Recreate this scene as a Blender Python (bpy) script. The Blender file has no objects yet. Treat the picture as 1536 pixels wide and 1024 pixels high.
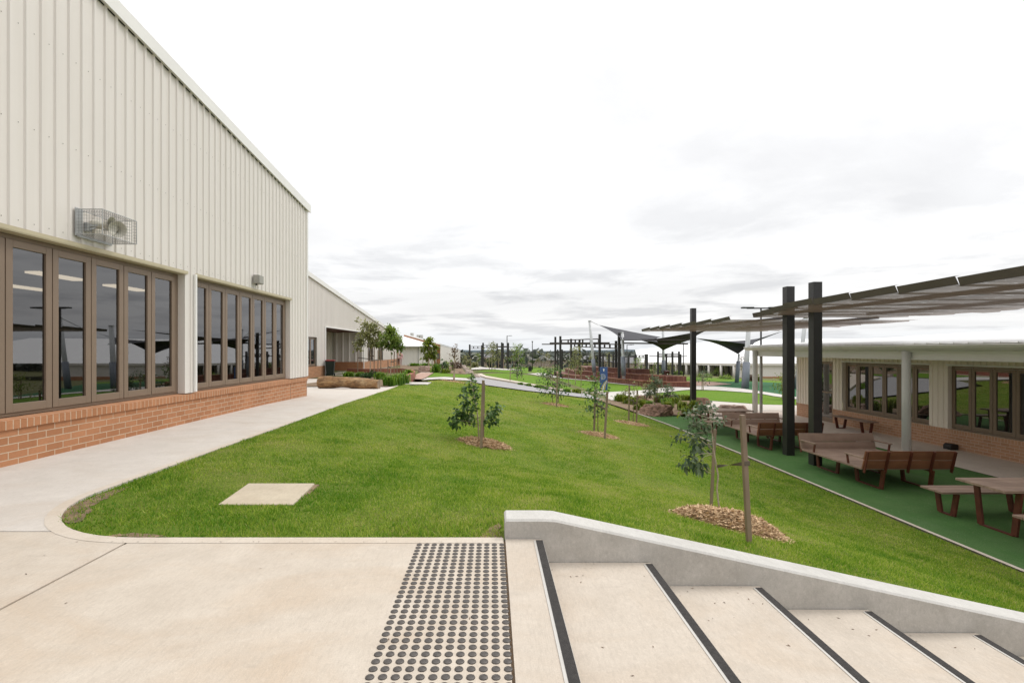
import bpy, bmesh, math, random
import numpy as np
from mathutils import Matrix, Vector, noise as mnoise
random.seed(7); RNG = np.random.default_rng(11)
R = math.radians; PI = math.pi
scene = bpy.context.scene
COL = scene.collection
EYE = 1.295                       # camera height above the landing (landing top is Z = 0)
FPX, CX, CY = 755.0, 738.0, 525.0  # surveyed focal length and vanishing point of the path direction

# ------------------------------------------------------------------ terrain
def _i(v, xs, zs): return np.interp(v, xs, zs)
def HL(y): return _i(y, [0, 12, 15, 20, 30, 60, 100, 150, 300, 1000, 3000, 6000], [0, 0, -.05, -.2, -.4, -.5, -2.0, -4, -7, -14, -24, -34])
def HR(y): return _i(y, [0, 25, 70, 100, 150, 300, 1000, 3000, 6000], [-1.62, -1.62, -2.35, -2.9, -4.2, -7, -14, -24, -34])
def sstep(v): v = np.clip(v, 0, 1); return v * v * (3 - 2 * v)
def H(x, y):
    """height of the finished ground at (x, y)"""
    x = np.asarray(x, float); y = np.asarray(y, float)
    t = np.clip((x + 3) / 10.0, 0, 1)
    far = HL(y) * (1 - t) + HR(y) * t - .03 * np.clip(x - 15, 0, 50) * np.clip((y - 25) / 15, 0, 1) * np.clip((400 - y) / 200, 0, 1)
    near = _i(x, [-60, .2, .7, 3.9, 7, 60], [0, 0, -.01, -.69, -1.62, -1.62])
    s = sstep((y - 3.5) / 5.0)
    return near * (1 - s) + far * s
def site(px, py, off=0.0):
    """where the sight line through a surveyed point of the photo meets the ground"""
    dx, dz = (px - CX) / FPX, -(py - CY) / FPX
    lo = 1.0; y = lo
    while y < 6000:
        if EYE + dz * y < float(H(dx * y, y)):
            a, b = y / 1.02 - .1, y
            for _ in range(30):
                m = .5 * (a + b)
                if EYE + dz * m < float(H(dx * m, m)): b = m
                else: a = m
            y = .5 * (a + b)
            return Vector((dx * y, y, float(H(dx * y, y)) + off))
        y = y * 1.02 + .05
    return Vector((dx * 6000, 6000, -34))
def at(px, py, y):
    return Vector(((px - CX) * y / FPX, y, EYE - (py - CY) * y / FPX))
def gz(x, y): return float(H(x, y))

# ------------------------------------------------------------------ object helpers
def tag(o, label=None, cat=None, group=None, kind=None):
    if label: o['label'] = label
    if cat: o['category'] = cat
    if group: o['group'] = group
    if kind: o['kind'] = kind
    return o
def thing(name, label, cat, loc=(0, 0, 0), rz=0, group=None):
    o = bpy.data.objects.new(name, None); COL.objects.link(o)
    o.empty_display_size = .2
    o.location = loc; o.rotation_euler = (0, 0, rz)
    return tag(o, label, cat, group)
def kids(o): return KIDS.get(o.name, [])
KIDS = {}
def link(o, parent=None):
    COL.objects.link(o)
    if parent is not None:
        o.parent = parent; KIDS.setdefault(parent.name, []).append(o)
    return o
def dup(src, loc=None, rz=None, scale=None, label=None, group=None, parent=None):
    c = src.copy(); link(c, parent)
    if loc is not None: c.location = loc
    if rz is not None: c.rotation_euler = (0, 0, rz)
    if scale is not None: c.scale = (scale,) * 3 if not hasattr(scale, '__len__') else scale
    if label: c['label'] = label
    if group: c['group'] = group
    for k in kids(src): dup(k, parent=c)
    return c

class MB:
    """collects shapes into one mesh"""
    def __init__(s): s.v = []; s.f = []; s.m = []; s.c = None
    def add(s, vs, fs, mi=0, T=None):
        b = len(s.v)
        s.v += [tuple(T @ Vector(p)) if T is not None else tuple(p) for p in vs]
        s.f += [tuple(b + i for i in f) for f in fs]; s.m += [mi] * len(fs)
        return s
    def box(s, x0, x1, y0, y1, z0, z1, mi=0, T=None):
        vs = [(x0, y0, z0), (x1, y0, z0), (x1, y1, z0), (x0, y1, z0), (x0, y0, z1), (x1, y0, z1), (x1, y1, z1), (x0, y1, z1)]
        fs = [(0, 3, 2, 1), (4, 5, 6, 7), (0, 1, 5, 4), (1, 2, 6, 5), (2, 3, 7, 6), (3, 0, 4, 7)]
        return s.add(vs, fs, mi, T)
    def quad(s, a, b, c, d, mi=0, T=None): return s.add([a, b, c, d], [(0, 1, 2, 3)], mi, T)
    def bar(s, a, b, w, h=None, mi=0, up=(0, 0, 1), w2=None):
        """rectangular bar from a to b"""
        h = h or w; k = (w2 or w) / w
        a = Vector(a); b = Vector(b); d = (b - a).normalized(); u = Vector(up)
        if abs(d.dot(u)) > .98: u = Vector((0, 1, 0))
        sx = d.cross(u).normalized(); sy = sx.cross(d).normalized()
        vs = [p + sx * (i * w / 2 * q) + sy * (j * h / 2 * q) for p, q in ((a, 1), (b, k)) for i, j in ((-1, -1), (1, -1), (1, 1), (-1, 1))]
        return s.add(vs, [(3, 2, 1, 0), (4, 5, 6, 7), (0, 1, 5, 4), (1, 2, 6, 5), (2, 3, 7, 6), (3, 0, 4, 7)], mi)
    def tube(s, pts, rs, n=8, mi=0, caps=True):
        pts = [Vector(p) for p in pts]
        if not hasattr(rs, '__len__'): rs = [rs] * len(pts)
        rings = []; prev = None
        for i, p in enumerate(pts):
            d = (pts[min(i + 1, len(pts) - 1)] - pts[max(i - 1, 0)]).normalized()
            if prev is None:
                u = d.cross(Vector((0, 0, 1)) if abs(d.z) < .9 else Vector((1, 0, 0))).normalized()
            else:
                u = (prev - d * prev.dot(d)).normalized()
            prev = u; w = d.cross(u)
            rings.append([p + (u * math.cos(2 * PI * k / n) + w * math.sin(2 * PI * k / n)) * rs[i] for k in range(n)])
        vs = [q for r in rings for q in r]; fs = []
        for i in range(len(pts) - 1):
            for k in range(n):
                fs.append((i * n + k, i * n + (k + 1) % n, (i + 1) * n + (k + 1) % n, (i + 1) * n + k))
        if caps: fs += [tuple(range(n - 1, -1, -1)), tuple((len(pts) - 1) * n + k for k in range(n))]
        return s.add(vs, fs, mi)
    def loft(s, rings, mi=0, closed=True, caps=False):
        n = len(rings[0]); vs = [q for r in rings for q in r]; fs = []
        for i in range(len(rings) - 1):
            for k in range(n if closed else n - 1):
                fs.append((i * n + k, i * n + (k + 1) % n, (i + 1) * n + (k + 1) % n, (i + 1) * n + k))
        if caps: fs += [tuple(range(n - 1, -1, -1)), tuple((len(rings) - 1) * n + k for k in range(n))]
        return s.add(vs, fs, mi)
    def prism(s, poly, axis, a, b, mi=0):
        """extrude a 2-D polygon along an axis ('x','y','z') from a to b"""
        def P(u, v, w): return {'x': (w, u, v), 'y': (u, w, v), 'z': (u, v, w)}[axis]
        n = len(poly); vs = [P(u, v, a) for u, v in poly] + [P(u, v, b) for u, v in poly]
        fs = [(k, (k + 1) % n, n + (k + 1) % n, n + k) for k in range(n)] + [tuple(range(n - 1, -1, -1)), tuple(range(n, 2 * n))]
        return s.add(vs, fs, mi)
    def build(s, name, mats, parent=None, smooth=False, bevel=0, fixn=False, kind=None):
        me = bpy.data.meshes.new(name); me.from_pydata(s.v, [], s.f)
        for m in (mats if isinstance(mats, (list, tuple)) else [mats]): me.materials.append(m)
        if len(me.materials) > 1: me.polygons.foreach_set('material_index', s.m)
        if fixn:
            bm = bmesh.new(); bm.from_mesh(me); bmesh.ops.recalc_face_normals(bm, faces=bm.faces); bm.to_mesh(me); bm.free()
        if smooth: me.polygons.foreach_set('use_smooth', [True] * len(me.polygons))
        me.update()
        o = bpy.data.objects.new(name, me); link(o, parent)
        if bevel:
            b = o.modifiers.new('edge', 'BEVEL'); b.width = bevel; b.segments = 2; b.limit_method = 'ANGLE'
        if kind: o['kind'] = kind
        return o

def np_mesh(name, V, F, mat, parent=None, tint=None, smooth=False):
    """mesh from numpy arrays; tint is one float per vertex, read by the leaf and grass materials"""
    me = bpy.data.meshes.new(name)
    V = np.asarray(V, np.float32); F = np.asarray(F, np.int32); k = F.shape[1]
    me.vertices.add(len(V)); me.vertices.foreach_set('co', V.ravel())
    me.loops.add(F.size); me.loops.foreach_set('vertex_index', F.ravel())
    me.polygons.add(len(F)); me.polygons.foreach_set('loop_start', np.arange(len(F), dtype=np.int32) * k)
    me.polygons.foreach_set('loop_total', np.full(len(F), k, np.int32))
    if tint is not None:
        at_ = me.attributes.new('tint', 'FLOAT', 'POINT'); at_.data.foreach_set('value', np.asarray(tint, np.float32))
    me.materials.append(mat); me.update(calc_edges=True)
    if smooth: me.polygons.foreach_set('use_smooth', [True] * len(me.polygons))
    o = bpy.data.objects.new(name, me); return link(o, parent)

# ------------------------------------------------------------------ materials
class NT:
    def __init__(s, name):
        s.mat = bpy.data.materials.new(name); s.mat.use_nodes = True
        s.n = s.mat.node_tree.nodes; s.l = s.mat.node_tree.links
        s.b = s.n['Principled BSDF']; s.out = s.n['Material Output']
    def node(s, t, **kw):
        n = s.n.new(t)
        for k, v in kw.items(): setattr(n, k, v)
        return n
    def coord(s, kind='Object', scale=(1, 1, 1), rot=(0, 0, 0)):
        c = s.node('ShaderNodeTexCoord'); m = s.node('ShaderNodeMapping')
        m.inputs['Scale'].default_value = scale; m.inputs['Rotation'].default_value = rot
        s.l.new(c.outputs[kind], m.inputs[0]); return m.outputs[0]
    def wcoord(s, scale=(1, 1, 1)):
        g = s.node('ShaderNodeNewGeometry'); m = s.node('ShaderNodeMapping'); m.inputs['Scale'].default_value = scale
        s.l.new(g.outputs['Position'], m.inputs[0]); return m.outputs[0]
    def noise(s, vec, scale=5, detail=4, rough=.55, dist=0):
        n = s.node('ShaderNodeTexNoise'); n.inputs['Scale'].default_value = scale; n.inputs['Detail'].default_value = detail
        n.inputs['Roughness'].default_value = rough; n.inputs['Distortion'].default_value = dist
        s.l.new(vec, n.inputs['Vector']); return n.outputs['Fac']
    def ramp(s, fac, stops):
        r = s.node('ShaderNodeValToRGB'); e = r.color_ramp.elements
        while len(e) < len(stops): e.new(.5)
        for i, (p, c) in enumerate(stops):
            e[i].position = p; e[i].color = (*c, 1) if hasattr(c, '__len__') else (c, c, c, 1)
        s.l.new(fac, r.inputs[0]); return r.outputs[0]
    def mix(s, fac, a, b, mode='MIX'):
        m = s.node('ShaderNodeMix', data_type='RGBA', blend_type=mode)
        for k, v in ((0, fac), (6, a), (7, b)):
            if hasattr(v, 'is_linked') or hasattr(v, 'links'): s.l.new(v, m.inputs[k])
            else: m.inputs[k].default_value = v if k == 0 else (*v, 1)
        return m.outputs[2]
    def math(s, op, a, b=0.0):
        m = s.node('ShaderNodeMath', operation=op)
        for k, v in ((0, a), (1, b)):
            if hasattr(v, 'links'): s.l.new(v, m.inputs[k])
            else: m.inputs[k].default_value = v
        return m.outputs[0]
    def bump(s, h, strength=.3, dist=.01):
        b = s.node('ShaderNodeBump'); b.inputs['Strength'].default_value = strength; b.inputs['Distance'].default_value = dist
        s.l.new(h, b.inputs['Height']); s.l.new(b.outputs[0], s.b.inputs['Normal'])
    def set(s, color=None, rough=None, metal=None, spec=None):
        for k, v in (('Base Color', color), ('Roughness', rough), ('Metallic', metal), ('Specular IOR Level', spec)):
            if v is None: continue
            if hasattr(v, 'links'): s.l.new(v, s.b.inputs[k])
            else: s.b.inputs[k].default_value = (*v, 1) if hasattr(v, '__len__') else v
        return s.mat

def plain(name, col, rough=.5, metal=0, var=.12, scale=3, bump=0, bscale=60, spec=None):
    """painted or plain surface with soft, uneven wear"""
    t = NT(name); v = t.coord('Object'); n = t.noise(v, scale, 6, .65)
    lo = tuple(c * (1 - var) for c in col); hi = tuple(min(1, c * (1 + var)) for c in col)
    c = t.ramp(n, [(.3, lo), (.7, hi)])
    if bump: t.bump(t.noise(v, bscale, 4), bump, .01)
    return t.set(c, rough, metal, spec)

def concrete(name, a, b, stain=(.42, .30, .19), broom=True, st=.35):
    t = NT(name); v = t.wcoord()
    big = t.noise(t.wcoord((.8, 1.5, 1)), 1.0, 6, .65, .9); mid = t.noise(v, 3.2, 6, .65); fine = t.noise(v, 140, 3, .7)
    c = t.mix(t.ramp(mid, [(.3, 0.0), (.72, 1.0)]), a, b)
    c = t.mix(t.math('MULTIPLY', t.ramp(big, [(.46, 0.0), (.68, 1.0)]), st), c, stain)
    gr = t.noise(t.wcoord((55, 14, 30)), 1, 5, .75)
    c = t.mix(t.math('MULTIPLY', t.ramp(gr, [(.38, 1.0), (.52, 0.0)]), .26), c, tuple(k * .72 for k in a))
    gw = t.noise(t.wcoord((38, 30, 30)), 1, 4, .7)
    c = t.mix(t.math('MULTIPLY', t.ramp(gw, [(.55, 0.0), (.70, 1.0)]), .25), c, tuple(min(1, k * 1.22) for k in b))
    spk = t.noise(v, 9, 8, .8)
    c = t.mix(t.math('MULTIPLY', t.ramp(spk, [(.62, 0.0), (.78, 1.0)]), .3), c, tuple(k * .62 for k in a))
    c = t.mix(t.math('MULTIPLY', t.ramp(fine, [(.35, 1.0), (.6, 0.0)]), .22), c, tuple(k * .6 for k in a))
    sc = t.noise(t.wcoord((2.2, 9, 2)), 1, 7, .72, 1.5)
    c = t.mix(t.math('MULTIPLY', t.ramp(sc, [(.60, 0.0), (.70, 1.0)]), .28), c, tuple(k * .66 for k in a))
    bl = t.noise(t.wcoord((.9, 1.3, 1)), 1.7, 7, .7, .8)
    c = t.mix(t.math('MULTIPLY', t.ramp(bl, [(.30, 1.0), (.44, 0.0)]), .30), c, tuple(k * .74 for k in b))
    h = fine
    if broom:
        w = t.noise(t.wcoord((160, 3, 3)), 1, 3, .6); h = t.math('ADD', fine, w)
    t.bump(h, .25, .004)
    return t.set(c, .85)

def wood(name, a, b, axis='x', rough=.6, scale=1.0):
    t = NT(name); sc = {'x': (1.2, 22, 22), 'y': (22, 1.2, 22), 'z': (22, 22, 1.2)}[axis]
    v = t.coord('Object', tuple(k * scale for k in sc)); n = t.noise(v, 1, 6, .65, .6)
    big = t.noise(t.coord('Object'), 2.2, 3)
    c = t.mix(n, a, b); pk = t.noise(t.coord('Object', {'x': (.15, 8, 6), 'y': (8, .15, 6), 'z': (8, 8, .15)}[axis]), 1, 1)
    c = t.mix(t.ramp(pk, [(.38, .45), (.6, 0.0)]), c, tuple(k * .62 for k in a)); c = t.mix(t.ramp(big, [(.35, 0.0), (.7, .55)]), c, tuple(k * .55 for k in a))
    t.bump(n, .25, .003)
    return t.set(c, rough)

def brickmat(name, axis, bw=.24, bh=.086, cols=((.445, .205, .098), (.345, .148, .064)), mortar=(.56, .44, .32), squash=True, z0=0.0):
    """brickwork on a wall that runs along the world axis 'x' or 'y'"""
    t = NT(name); g = t.node('ShaderNodeNewGeometry'); sp = t.node('ShaderNodeSeparateXYZ'); t.l.new(g.outputs['Position'], sp.inputs[0])
    cb = t.node('ShaderNodeCombineXYZ')
    t.l.new(sp.outputs['Y' if axis == 'y' else 'X'], cb.inputs[0])
    t.l.new(t.math('SUBTRACT', sp.outputs['Z'], z0), cb.inputs[1])
    br = t.node('ShaderNodeTexBrick'); br.offset = .5 if squash else 0.0
    br.inputs['Scale'].default_value = 1; br.inputs['Mortar Size'].default_value = .0062; br.inputs['Mortar Smooth'].default_value = .25
    br.inputs['Bias'].default_value = -.1; br.inputs['Brick Width'].default_value = bw; br.inputs['Row Height'].default_value = bh
    br.inputs['Color1'].default_value = (*cols[0], 1); br.inputs['Color2'].default_value = (*cols[1], 1); br.inputs['Mortar'].default_value = (*mortar, 1)
    t.l.new(cb.outputs[0], br.inputs['Vector'])
    n = t.noise(t.wcoord(), 26, 6, .7); n2 = t.noise(t.wcoord(), 1.3, 4)
    c = t.mix(t.math('MULTIPLY', t.ramp(n, [(.4, 0.0), (.75, 1.0)]), .3), br.outputs['Color'], tuple(k * .55 for k in cols[0]))
    c = t.mix(t.math('MULTIPLY', t.ramp(n2, [(.45, 0.0), (.7, 1.0)]), .22), c, tuple(min(1, k * 1.35) for k in cols[0]))
    hh = t.math('SUBTRACT', t.math('MULTIPLY', n, .3), br.outputs['Fac']); t.bump(hh, .6, .008)
    return t.set(c, .85)

def leafmat(name, dark, light, trans=.35, rough=.45, dry=None):
    t = NT(name); a = t.node('ShaderNodeAttribute', attribute_name='tint')
    c = t.ramp(a.outputs['Fac'], [(0.0, dark), (1.0, light)] if dry is None else [(0.0, dark), (.78, light), (1.0, dry)])
    t.set(c, rough, 0, .35)
    tr = t.node('ShaderNodeBsdfTranslucent'); t.l.new(c, tr.inputs[0])
    mx = t.node('ShaderNodeMixShader'); mx.inputs[0].default_value = trans
    t.l.new(t.b.outputs[0], mx.inputs[1]); t.l.new(tr.outputs[0], mx.inputs[2]); t.l.new(mx.outputs[0], t.out.inputs[0])
    return t.mat

def glassmat(name, ior=2.3, tint=(.27, .265, .26)):
    t = NT(name); t.n.remove(t.b)
    f = t.node('ShaderNodeFresnel'); f.inputs['IOR'].default_value = ior
    tr = t.node('ShaderNodeBsdfTransparent'); tr.inputs[0].default_value = (*tint, 1)
    gl = t.node('ShaderNodeBsdfGlossy'); gl.inputs['Roughness'].default_value = .012; gl.inputs[0].default_value = (.93, .93, .95, 1)
    mx = t.node('ShaderNodeMixShader'); t.l.new(f.outputs[0], mx.inputs[0]); t.l.new(tr.outputs[0], mx.inputs[1]); t.l.new(gl.outputs[0], mx.inputs[2])
    t.l.new(mx.outputs[0], t.out.inputs[0]); return t.mat

def emit(name, col, st):
    t = NT(name); t.b.inputs['Emission Color'].default_value = (*col, 1); t.b.inputs['Emission Strength'].default_value = st
    return t.set((.8, .8, .8), .6)

def lawnmat(name, a, b, c3, dry=.5, specks=False):
    t = NT(name); v = t.wcoord()
    n1 = t.noise(v, .5, 5, .6, .3); n2 = t.noise(v, 3.5, 6, .7); n3 = t.noise(t.wcoord((60, 60, 60)), 1, 5, .8)
    c = t.mix(t.ramp(n2, [(.3, 0.0), (.7, 1.0)]), a, b)
    c = t.mix(t.math('MULTIPLY', t.ramp(n1, [(.42, 0.0), (.7, 1.0)]), dry), c, c3)
    c = t.mix(t.math('MULTIPLY', t.ramp(n3, [(.35, 1.0), (.6, 0.0)]), .55), c, tuple(k * .35 for k in a))
    if specks:
        c = t.mix(t.math('MULTIPLY', t.ramp(t.noise(t.wcoord(), 38, 2, .5), [(.70, 0.0), (.735, 1.0)]), .6), c, (.34, .34, .24))
        c = t.mix(t.math('MULTIPLY', t.ramp(t.noise(t.wcoord((.9, .35, 1)), 1.4, 5, .65), [(.5, 0.0), (.75, 1.0)]), .45), c, (.13, .20, .10))
    t.bump(n3, .7, .03)
    return t.set(c, .9, 0, .15)

M = {}
def mats():
    def sheet_steel(name, base):
        t = NT(name); v = t.wcoord((7, 7, .22)); n = t.noise(v, 1, 5, .6); w = t.noise(t.wcoord(), .35, 4)
        c = t.mix(t.ramp(n, [(.4, 0.0), (.75, .55)]), base, tuple(k * f for k, f in zip(base, (.90, .885, .86))))
        c = t.mix(t.ramp(w, [(.4, 0.0), (.7, .5)]), c, tuple(min(1, k * 1.05) for k in base))
        t.bump(t.noise(t.wcoord((1.1, 1.1, .5)), 1, 2), .12, .02)
        return t.set(c, .38, 0, .5)
    M['clad'] = sheet_steel('cream_steel', (.735, .695, .655)); M['cladR'] = sheet_steel('brightened_cream_steel', (.84, .765, .68))  # cladR: the same cream, lightened in colour to offset the verandah's shade
    M['cladshade'] = plain('shaded_cream_steel', (.56, .52, .44), .5, 0, .04, 1)  # cream cladding darkened in colour to stand for porch and verandah shade
    M['capping'] = plain('white_capping', (.80, .79, .77), .4, 0, .03, 1)
    M['roofw'] = plain('white_roof_steel', (.80, .80, .80), .4, 0, .04, .5)
    M['screw'] = plain('screw_steel', (.22, .20, .18), .5, .3)
    M['flash'] = plain('lintel_flashing', (.50, .44, .30), .5, 0, .05)  # cream flashing toned olive; the window head's shadow is in the colour
    M['frame'] = plain('bronze_frame', (.235, .172, .125), .42, .2, .06, 2)
    M['gasket'] = plain('black_gasket', (.015, .014, .013), .6)
    M['glass'] = glassmat('tinted_glass')
    M['dglass'] = NT('dark_window_glass').set((.012, .012, .012), .02, 0, 1.0)
    M['dglass'].node_tree.nodes['Principled BSDF'].inputs['IOR'].default_value = 1.9
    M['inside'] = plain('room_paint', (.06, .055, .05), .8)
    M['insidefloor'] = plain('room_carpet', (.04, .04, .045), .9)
    M['panel'] = emit('ceiling_panel_light', (1, .86, .64), 2.0)
    M['brick'] = brickmat('brown_brickwork', 'y', z0=.41)
    M['bricksill'] = brickmat('brown_brick_sill', 'y', bw=.086, bh=.16, squash=False, z0=.37)
    M['brickR'] = brickmat('tan_brickwork', 'y', cols=((.50, .275, .17), (.41, .215, .125)), mortar=(.62, .5, .38), z0=-1.16)
    M['bricksillR'] = brickmat('tan_brick_sill', 'y', bw=.086, bh=.16, cols=((.50, .275, .17), (.41, .215, .125)), mortar=(.62, .5, .38), squash=False, z0=-1.2)
    M['brickX'] = brickmat('orange_brickwork', 'x', cols=((.42, .18, .08), (.36, .14, .06)))
    M['brickred'] = brickmat('red_brickwork', 'x', cols=((.30, .10, .06), (.24, .08, .05)), mortar=(.3, .2, .15))
    M['conc'] = concrete('landing_concrete', (.485, .42, .35), (.58, .515, .44), (.47, .355, .25), st=.5)
    M['concpath'] = concrete('path_concrete', (.52, .475, .43), (.61, .565, .52), st=.22)
    M['concedge'] = concrete('edging_concrete', (.53, .46, .385), (.61, .545, .47), st=.3)
    M['concstep'] = concrete('step_concrete', (.475, .415, .35), (.565, .50, .43), st=.3)
    M['concwall'] = concrete('cheek_wall_concrete', (.40, .375, .34), (.56, .53, .49), (.27, .24, .20), False, .5)
    M['conctop'] = concrete('trowelled_concrete', (.46, .445, .42), (.57, .555, .53), (.5, .46, .42), False, .2)
    M['concver'] = concrete('verandah_concrete', (.58, .495, .43), (.68, .59, .52), st=.15)
    M['concfar'] = concrete('pale_path_concrete', (.52, .49, .46), (.60, .57, .53), st=.1, broom=False)
    M['road'] = concrete('grey_road_surface', (.30, .29, .30), (.37, .36, .36), (.3, .28, .27), False, .1)
    M['pit'] = concrete('pit_lid_concrete', (.44, .37, .28), (.54, .47, .36), (.40, .30, .2), False, .3)
    M['joint'] = plain('joint_filler', (.20, .14, .09), .9)
    M['paver'] = brickmat('pink_paving', 'x', .2, .1, ((.42, .27, .21), (.38, .23, .18)), (.45, .36, .3))
    M['lawn'] = lawnmat('lawn_turf', (.105, .180, .014), (.175, .250, .028), (.30, .25, .09), .55)
    M['lawnfar'] = lawnmat('bright_lawn_turf', (.10, .21, .012), (.16, .28, .02), (.22, .26, .04), .3)
    M['fieldfar'] = lawnmat('rough_ground', (.10, .12, .035), (.17, .17, .07), (.26, .21, .12), .6)
    M['turf'] = lawnmat('synthetic_turf', (.078, .185, .050), (.105, .225, .066), (.13, .19, .08), .5, True)
    M['softfall'] = lawnmat('green_softfall', (.035, .13, .055), (.05, .16, .07), (.07, .16, .09), .2)
    M['mulch'] = plain('wood_chip_mulch', (.36, .23, .12), .9, 0, .45, 40, 1.0, 90)
    M['soil'] = plain('garden_soil', (.185, .125, .075), .95, 0, .5, 9, .8, 40)
    M['post'] = plain('charcoal_steel', (.030, .029, .028), .42, .2, .15, 2)
    M['ladder'] = plain('dark_brown_steel', (.045, .036, .032), .5, .2, .15, 2)
    M['mast'] = plain('pale_grey_steel', (.50, .51, .52), .45, .1, .06)
    M['pad'] = plain('blue_grey_padding', (.20, .22, .26), .7, 0, .1)
    M['rust'] = plain('red_brown_steel', (.11, .028, .015), .55, .1, .3, 8)
    M['deck'] = wood('grey_hardwood', (.29, .185, .135), (.44, .32, .25), 'x')
    M['deckred'] = wood('oiled_hardwood', (.20, .070, .034), (.34, .14, .07), 'x')
    M['stake'] = wood('raw_stake_timber', (.22, .155, .105), (.37, .275, .195), 'z')
    M['strap'] = plain('hessian_strap', (.12, .095, .07), .9, 0, .3, 30, .6, 200)
    M['bark'] = plain('young_bark', (.20, .145, .095), .85, 0, .35, 25, .6, 60)
    M['palebark'] = plain('pale_bark', (.42, .35, .27), .85, 0, .25, 20, .5, 60)
    M['leafgrey'] = leafmat('grey_green_leaf', (.045, .085, .040), (.20, .26, .145))
    M['leafdark'] = leafmat('glossy_dark_leaf', (.012, .045, .012), (.085, .17, .05), .25, .3)
    M['leafround'] = leafmat('mixed_round_leaf', (.022, .065, .016), (.16, .27, .075), .3, .35)
    M['leafmid'] = leafmat('mid_green_leaf', (.045, .11, .014), (.34, .44, .09), .45)
    M['leafolive'] = leafmat('olive_leaf', (.075, .095, .026), (.42, .42, .17), .45)
    M['leafred'] = leafmat('bronze_leaf', (.07, .04, .03), (.24, .16, .11))
    M['leaflime'] = leafmat('lime_leaf', (.09, .15, .012), (.30, .36, .04))
    M['grass'] = leafmat('grass_blade', (.092, .240, .009), (.41, .505, .065), .45, .6, (.56, .48, .22))
    M['sedge'] = leafmat('strappy_leaf', (.05, .14, .012), (.27, .42, .05), .45)
    M['rock'] = plain('red_sandstone', (.225, .135, .098), .9, 0, .6, 5, 1.0, 22)
    M['rockpink'] = plain('pink_grey_sandstone', (.36, .26, .215), .9, 0, .35, 2.5, 1.0, 14)
    M['rockpale'] = plain('pale_sandstone', (.56, .46, .41), .9, 0, .3, 5, 1.0, 22); M['postR'] = plain('pale_post_paint', (.72, .72, .70), .4, 0, .04); M['log'] = None
    M['bin'] = plain('dark_green_plastic', (.008, .02, .016), .45)
    M['binred'] = plain('red_plastic_lid', (.20, .012, .012), .45)
    M['binmaroon'] = plain('maroon_plastic', (.07, .008, .012), .45)
    M['sail'] = plain('charcoal_shade_cloth', (.022, .022, .030), .85, 0, .1, 1)
    M['galv'] = plain('galvanised_steel', (.42, .43, .43), .4, .5, .12, 10)
    M['wire'] = plain('dark_wire', (.09, .088, .082), .5, .3)
    M['horn'] = plain('ivory_plastic', (.56, .54, .47), .45, 0, .05)
    M['greybox'] = plain('grey_plastic', (.34, .33, .30), .5)
    M['stud'] = plain('charcoal_stud', (.075, .066, .060), .5, .2, .3, 60)
    M['alu'] = plain('satin_aluminium', (.52, .50, .47), .4, .2, .06, 8)
    M['grip'] = plain('black_grip_insert', (.042, .038, .036), .9, 0, .3, 40, .8, 300)
    M['blue'] = plain('blue_sign_print', (.035, .085, .24), .4, 0, .15, 2)
    M['white'] = plain('white_print', (.78, .78, .76), .5)
    M['gold'] = plain('gold_print', (.55, .42, .16), .5)
    M['black'] = plain('black_plastic', (.012, .012, .012), .45)
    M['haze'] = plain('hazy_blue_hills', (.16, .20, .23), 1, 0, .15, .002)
    M['timberwall'] = None
    t = NT('fallen_log_bark'); v = t.coord('Object', (3, 14, 14)); n = t.noise(v, 1, 6, .7, 1.2); n2 = t.noise(t.coord('Object'), 3, 5)
    c = t.ramp(n2, [(.3, (.20, .095, .035)), (.5, (.38, .22, .095)), (.7, (.50, .36, .20))])
    c = t.mix(t.ramp(n, [(.42, .75), (.6, 0.0)]), c, (.07, .035, .015)); t.bump(n, .8, .02); M['log'] = t.set(c, .8)
    t = NT('red_timber_walling'); v = t.wcoord((7, 7, .4)); n = t.noise(v, 1, 4, .6)
    c = t.ramp(n, [(.3, (.085, .024, .015)), (.5, (.15, .048, .028)), (.72, (.25, .12, .075))]); t.bump(n, .4, .01); M['timberwall'] = t.set(c, .7)
    # perforated canopy sheet: brown steel with a streaky pattern of fine holes
    t = NT('perforated_brown_sheet'); v = t.wcoord((.55, 9, 3)); n = t.noise(v, 1, 6, .7, .8); nb = t.noise(t.wcoord((1.2, 1.2, 1)), .9, 4)
    c = t.ramp(n, [(.3, (.060, .038, .027)), (.7, (.20, .145, .105))]); t.set(c, .6, .1)
    hole = t.math('ADD', t.ramp(n, [(.38, .11), (.66, .25)]), t.ramp(t.noise(t.wcoord((2.5, 26, 8)), 1, 2), [(.665, 0.0), (.69, .55)]))
    tl = t.node('ShaderNodeBsdfTranslucent'); tl.inputs[0].default_value = (.26, .18, .13, 1); m0 = t.node('ShaderNodeMixShader'); m0.inputs[0].default_value = .14
    t.l.new(t.b.outputs[0], m0.inputs[1]); t.l.new(tl.outputs[0], m0.inputs[2])
    tr = t.node('ShaderNodeBsdfTransparent'); mx = t.node('ShaderNodeMixShader')
    t.l.new(hole, mx.inputs[0]); t.l.new(m0.outputs[0], mx.inputs[1]); t.l.new(tr.outputs[0], mx.inputs[2]); t.l.new(mx.outputs[0], t.out.inputs[0]); M['perf'] = t.mat
    M['lip'] = plain('canopy_edge_steel', (.082, .066, .056), .5, .2, .15, 1.5)
    M['skin'] = plain('skin', (.50, .28, .19), .6); M['hair'] = plain('brown_hair', (.10, .04, .02), .7)
    M['pink'] = plain('pink_cloth', (.58, .30, .32), .85); M['palepink'] = plain('pale_pink_cloth', (.60, .45, .44), .85)
    M['dark'] = plain('dark_cloth', (.03, .015, .02), .85); M['housewall'] = plain('far_house_wall', (.36, .30, .26), .8, 0, .2)
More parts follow.
